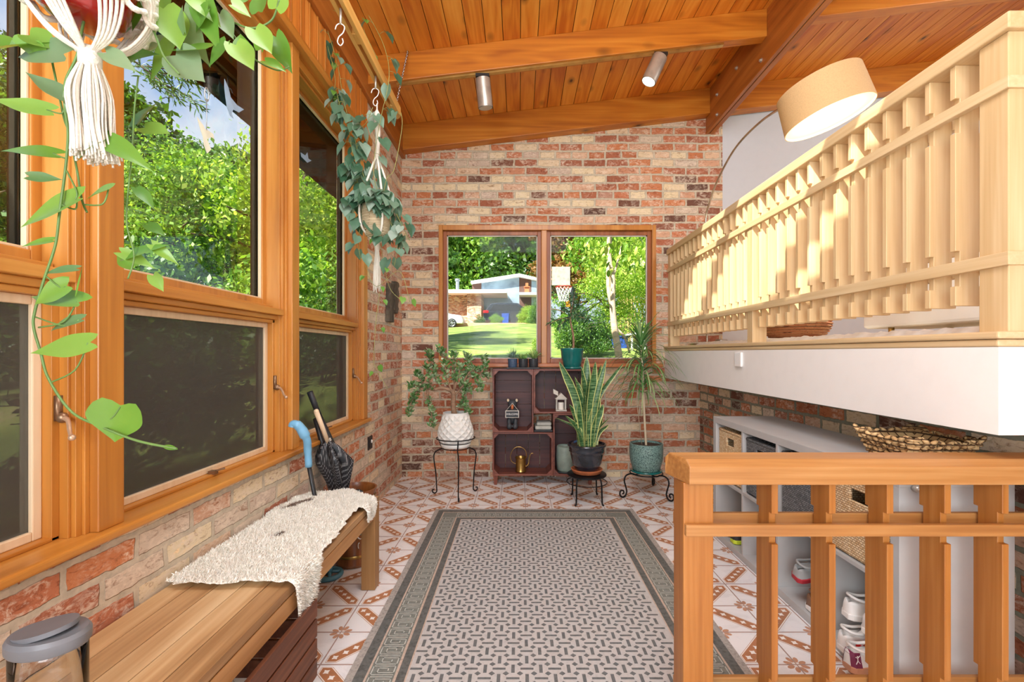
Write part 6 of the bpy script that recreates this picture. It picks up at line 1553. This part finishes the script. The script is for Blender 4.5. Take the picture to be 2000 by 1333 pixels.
def bin_(label, px0, px1, ptop, pbot, D, mt, name='wheeled_bin'):
    A = P(px0, pbot, D); B = P(px1, ptop, D); w_ = B.x-A.x; t = thing(name, label, 'bin', ((A.x+B.x)/2, D, A.z))
    mb = MB(); i_ = w_*.08; d_ = w_*1.1
    mb.hexa([(A.x+i_, D, A.z), (B.x-i_, D, A.z), (B.x-i_, D+d_-i_, A.z), (A.x+i_, D+d_-i_, A.z), (A.x, D-.02, B.z-.08*w_), (B.x, D-.02, B.z-.08*w_), (B.x, D+d_, B.z-.08*w_), (A.x, D+d_, B.z-.08*w_)]); mb.build('body', [mt], t, bevel=.01*w_)
    mb = MB(); mb.hexa([(A.x-.02, D-.05, B.z-.08*w_), (B.x+.02, D-.05, B.z-.08*w_), (B.x+.02, D+d_+.03, B.z-.08*w_), (A.x-.02, D+d_+.03, B.z-.08*w_), (A.x, D-.02, B.z-.02*w_), (B.x, D-.02, B.z-.02*w_), (B.x, D+d_, B.z+.06*w_), (A.x, D+d_, B.z+.06*w_)]); mb.build('lid', [mt], t, bevel=.01)
    for xx in (A.x+i_, B.x-i_-.04):
        mb = MB(); mb.tube([(xx, D+d_-.05, A.z+.1), (xx+.05, D+d_-.05, A.z+.1)], .1, 14); mb.build('wheel', ['tyre'], t)
bin_('blue wheeled bin outside the right pane, behind the pale trunk', 1193, 1226, 656, 706, 9.4, 'bin_blue')
bin_('blue wheeled bin in front of the parked dark car', 980, 994, 612, 632, 33.0, 'bin_blue')
bin_('black wheeled bin between the blue bin and the shrub by the house', 996, 1012, 608, 632, 33.0, 'bin_black')
wt = thing('patio_table', 'white patio table folded beside the blue bin', 'table', (2.2, 9.0, gz(2.2, 9)))
mb = MB(); A = P(1228, 650, 9.0); B = P(1262, 640, 9.0)
mb.hexa([(A.x, 8.9, A.z-.06), (B.x, 8.9, A.z-.02), (B.x, 9.5, A.z-.02), (A.x, 9.5, A.z-.06), (A.x, 8.9, A.z-.02), (B.x, 8.9, A.z+.03), (B.x, 9.5, A.z+.03), (A.x, 9.5, A.z-.02)]); mb.build('top', ['white_plastic'], wt, bevel=.01)
for xx in (A.x+.04, B.x-.06):
    for yy in (8.95, 9.42): mb = MB(); mb.box(xx, xx+.03, yy, yy+.03, gz(2.2, 9)-.05, A.z-.03); mb.build('leg', ['white_plastic'], wt)
rf = thing('reed_fence', 'dry tan reed fence behind the blue bin', 'fence', (2.7, 11.6, gz(2.7, 11.6)))
mb = MB(); random.seed(23)
x = P(1208, 600, 11.6).x
while x < 4.4:
    z0 = gz(x, 11.6)-.1; mb.tube([(x, 11.6+random.uniform(-.05, .05), z0), (x+random.uniform(-.08, .08), 11.6, z0+random.uniform(1.4, 1.9))], .014, 5); x += .045
mb.build('reeds', ['bamboo_stem'], rf); mb = MB(); mb.box(P(1208, 600, 11.6).x, 4.4, 11.62, 11.66, gz(3, 11.6)+1.0, gz(3, 11.6)+1.08); mb.build('rail', ['bamboo_stem'], rf)
# basketball hoop
bh = thing('basketball_hoop', 'basketball hoop with a white net on a dark pole above the shrubs', 'hoop', (P(1118, 640, 12).x, 12, gz(1.4, 12)))
mb = MB(); q1 = P(1118, 560, 12); mb.tube([(q1.x, 12, gz(1.4, 12)-.2), (q1.x, 12, q1.z)], .05, 10); mb.build('pole', ['black_plastic'], bh, smooth=True)
mb = MB(); rc = P(1101, 561, 11.6); mb.tube([(rc.x+.2*cos(t), rc.y+.2*sin(t), rc.z) for t in [2*pi*k/24 for k in range(24)]], .012, 6, closed=True); mb.build('rim', ['shoe_red'], bh, smooth=True)
mb = MB()
for k in range(12):
    for s_ in (-1, 1):
        mb.tube([(rc.x+(.2-.09*t)*cos(2*pi*k/12+s_*t*.9), rc.y+(.2-.09*t)*sin(2*pi*k/12+s_*t*.9), rc.z-.36*t) for t in (0, .33, .66, 1)], .008, 4)
mb.build('net', ['white_plastic'], bh)
mb = MB(); mb.box(P(1078, 0, 12).x, P(1113, 0, 12).x, 11.95, 12.0, P(0, 558, 12).z, P(0, 522, 12).z); mb.build('backboard', ['concrete'], bh)
mb = MB(); a_ = P(1108, 592, 11.8); mb.box(a_.x-.03, a_.x+.07, 11.75, 11.9, a_.z-.1, a_.z+.05); mb.build('weight', ['orange_plastic'], bh)
# ------------------------------------------------------------ neighbouring house
HD = 36.0
nh = thing('neighbour_house', 'low brick house with a white fascia and a white sloping roof across the lawn', 'house', (P(960, 600, HD).x, HD, P(0, 634, HD).z))
def hp_(x, y, D=HD): return P(x, y, D)
brick('brick_far', 'x', 0, 0); 
zg = hp_(0, 637).z-.2
mb = MB(); mb.box(hp_(840, 0).x, hp_(912, 0).x, HD+.6, HD+8, zg, hp_(0, 572).z); mb.box(hp_(912, 0).x, hp_(940, 0).x, HD, HD+8, zg, hp_(0, 572).z); mb.build('wall', ['brick_far'], nh)
mb = MB(); mb.box(hp_(830, 0).x, hp_(990, 0).x, HD-.8, HD+8.5, hp_(0, 575).z, hp_(0, 568.5).z); mb.build('fascia', ['fascia_white'], nh)
mb = MB()
pts = [(919, 549), (1014, 534.5), (1060, 545), (1060, 549), (1014, 540), (920, 554)]
mb.prism([tuple(hp_(a, b_, HD+2)) for a, b_ in pts], (0, 9, 0)); mb.build('sloping_roof', ['fascia_white'], nh)
mb = MB(); mb.prism([tuple(hp_(a, b_, HD+2.6)) for a, b_ in ((940, 552), (1014, 540), (1014, 606), (940, 606))], (0, .1, 0)); mb.build('reflection_panel', ['reflection_blue'], nh)  # room window's reflection in the pane, built as a bluish panel
mb = MB(); mb.prism([tuple(hp_(a, b_, HD+2.6)) for a, b_ in ((1038, 545), (1058, 549), (1058, 606), (1038, 606))], (0, .1, 0)); mb.build('reflection_panel', ['reflection_blue'], nh)
mb = MB(); mb.prism([tuple(hp_(a, b_, HD+2.6)) for a, b_ in ((1014, 540), (1038, 545), (1038, 625), (1014, 625))], (0, .3, 0)); mb.prism([tuple(hp_(a, b_, HD+2.5)) for a, b_ in ((922, 553), (940, 550), (940, 566), (922, 566))], (0, .1, 0)); mb.build('brown_panel', ['brown_wall'], nh)
mb = MB(); mb.box(hp_(1014, 0).x, hp_(1062, 0).x, HD+1, HD+3, hp_(0, 573).z, hp_(0, 568).z); mb.build('porch_beam', ['fascia_white'], nh)
mb = MB(); mb.box(hp_(1025, 0).x, hp_(1034, 0).x, HD+1.2, HD+1.8, hp_(0, 569).z, hp_(0, 557).z); mb.box(hp_(1023.5, 0).x, hp_(1035.5, 0).x, HD+1.1, HD+1.9, hp_(0, 557).z, hp_(0, 555.5).z); mb.box(hp_(1027, 0).x, hp_(1032.5, 0).x, HD+1.3, HD+1.7, hp_(0, 555.5).z, hp_(0, 548).z); mb.build('chimney', ['terracotta'], nh)
mb = MB(); q1 = hp_(893.5, 570); mb.tube([q1, (q1.x, q1.y, hp_(0, 549).z)], .14, 14); mb.tube([(q1.x, q1.y, hp_(0, 549).z), (q1.x, q1.y, hp_(0, 545).z)], .2, 14); mb.build('flue_pipe', ['galvanised'], nh, smooth=True, auto=40)
mb = MB(); mb.box(hp_(940, 0).x, hp_(1062, 0).x, HD+4, HD+9, zg, hp_(0, 573).z); mb.build('porch_interior', ['brown_wall'], nh)
mb = MB(); a_ = hp_(0, 638).z; mb.box(hp_(850, 0).x, hp_(1062, 0).x, HD-4.5, HD+4, a_-.35, a_-.02); o = mb.build('driveway', ['driveway'], None, loc=(0, HD, a_-.1)); tag(o, 'pinkish driveway between the lawn and the brick house', 'driveway')
# dark blue SUV seen from behind at an angle, and a light car at the left edge
def car(label, D, x_rear, yb, s, mt, mirror=1, name='car', L_=4.5):
    o0 = P(x_rear, yb, D); t = thing(name, label, 'car', tuple(o0), 'parked cars')
    def q(u, v): return (o0.x+mirror*u*s, D, o0.z+v*s)
    body = [(0, .35), (.05, .95), (.12, 1.05), (.55, 1.62), (1.0, 1.70), (2.6, 1.68), (3.35, 1.12), (4.35, .98), (4.5, .6), (4.48, .32)]
    mb = MB(); pts = [q(u, v) for u, v in body]; pts = pts if mirror > 0 else pts
    mb.prism(pts, (0, 1.8*s, 0)); mb.build('body', [mt], t, bevel=.08)
    mb = MB(); mb.prism([(p[0], D-.012, p[2]) for p in [q(u, v) for u, v in ((.5, 1.08), (.82, 1.52), (2.5, 1.54), (3.1, 1.12))]], (0, .02, 0)); mb.build('window', ['black_plastic'], t)
    for u in (.95, 3.6):
        mb = MB(); cpt = q(u, .36); mb.tube([(cpt[0], D-.04, cpt[2]), (cpt[0], D+.22, cpt[2])], .36*s, 24); w_ = mb.build('wheel', ['tyre'], t)
        mb = MB()
        for k in range(7): a = 2*pi*k/7; mb.tube([(cpt[0], D-.06, cpt[2]), (cpt[0]+.26*s*cos(a), D-.06, cpt[2]+.26*s*sin(a))], .03, 5)
        mb.tube([(cpt[0]+.26*s*cos(2*pi*k/20), D-.05, cpt[2]+.26*s*sin(2*pi*k/20)) for k in range(20)], .02, 5, closed=True); mb.build('rim', ['rim'], w_)
    mb = MB(); c1_ = q(.02, .98); c2_ = q(.42, 1.12); mb.box(min(c1_[0], c2_[0]), max(c1_[0], c2_[0]), D-.02, D+.3, c1_[2]-.04, c2_[2]); mb.build('tail_light', ['tail_red' if mirror > 0 else 'white_plastic'], t)
car('dark blue SUV parked beside the brick house with its red tail light showing', 34.0, 943, 636, 1.0, 'car_paint')
car('silver-white car with a dark front wheel at the left edge of the back window', 31.0, 796, 640, .84, 'car_white', 1)
for i, (k, x, D, s, lab) in enumerate((('bushl', 1030, 33.0, .8, 'bright shrub beside the brown porch column'), ('bush', 1046, 32, .9, 'shrub right of the bright one near the porch'), ('bush', 968, 32.2, .55, 'small round bush in front of the rear car wheel'), ('bushd', 938, 32.4, .5, 'small dark bush at the corner of the brick wall'), ('bushd', 1056, 31, 1.1, 'dark shrub near the mullion of the back window'))):
    p = P(x, 634, D); tree(k, p.x, D, s, i, lab, 'shrub', 'shrub', 'shrubs by the neighbouring house', z=P(0, 637, D).z-.1)
for i, (x, y, D, hgt) in enumerate(((972, 606, HD+2.3, 1.9), (983, 606, HD+2.3, 1.2))): pass
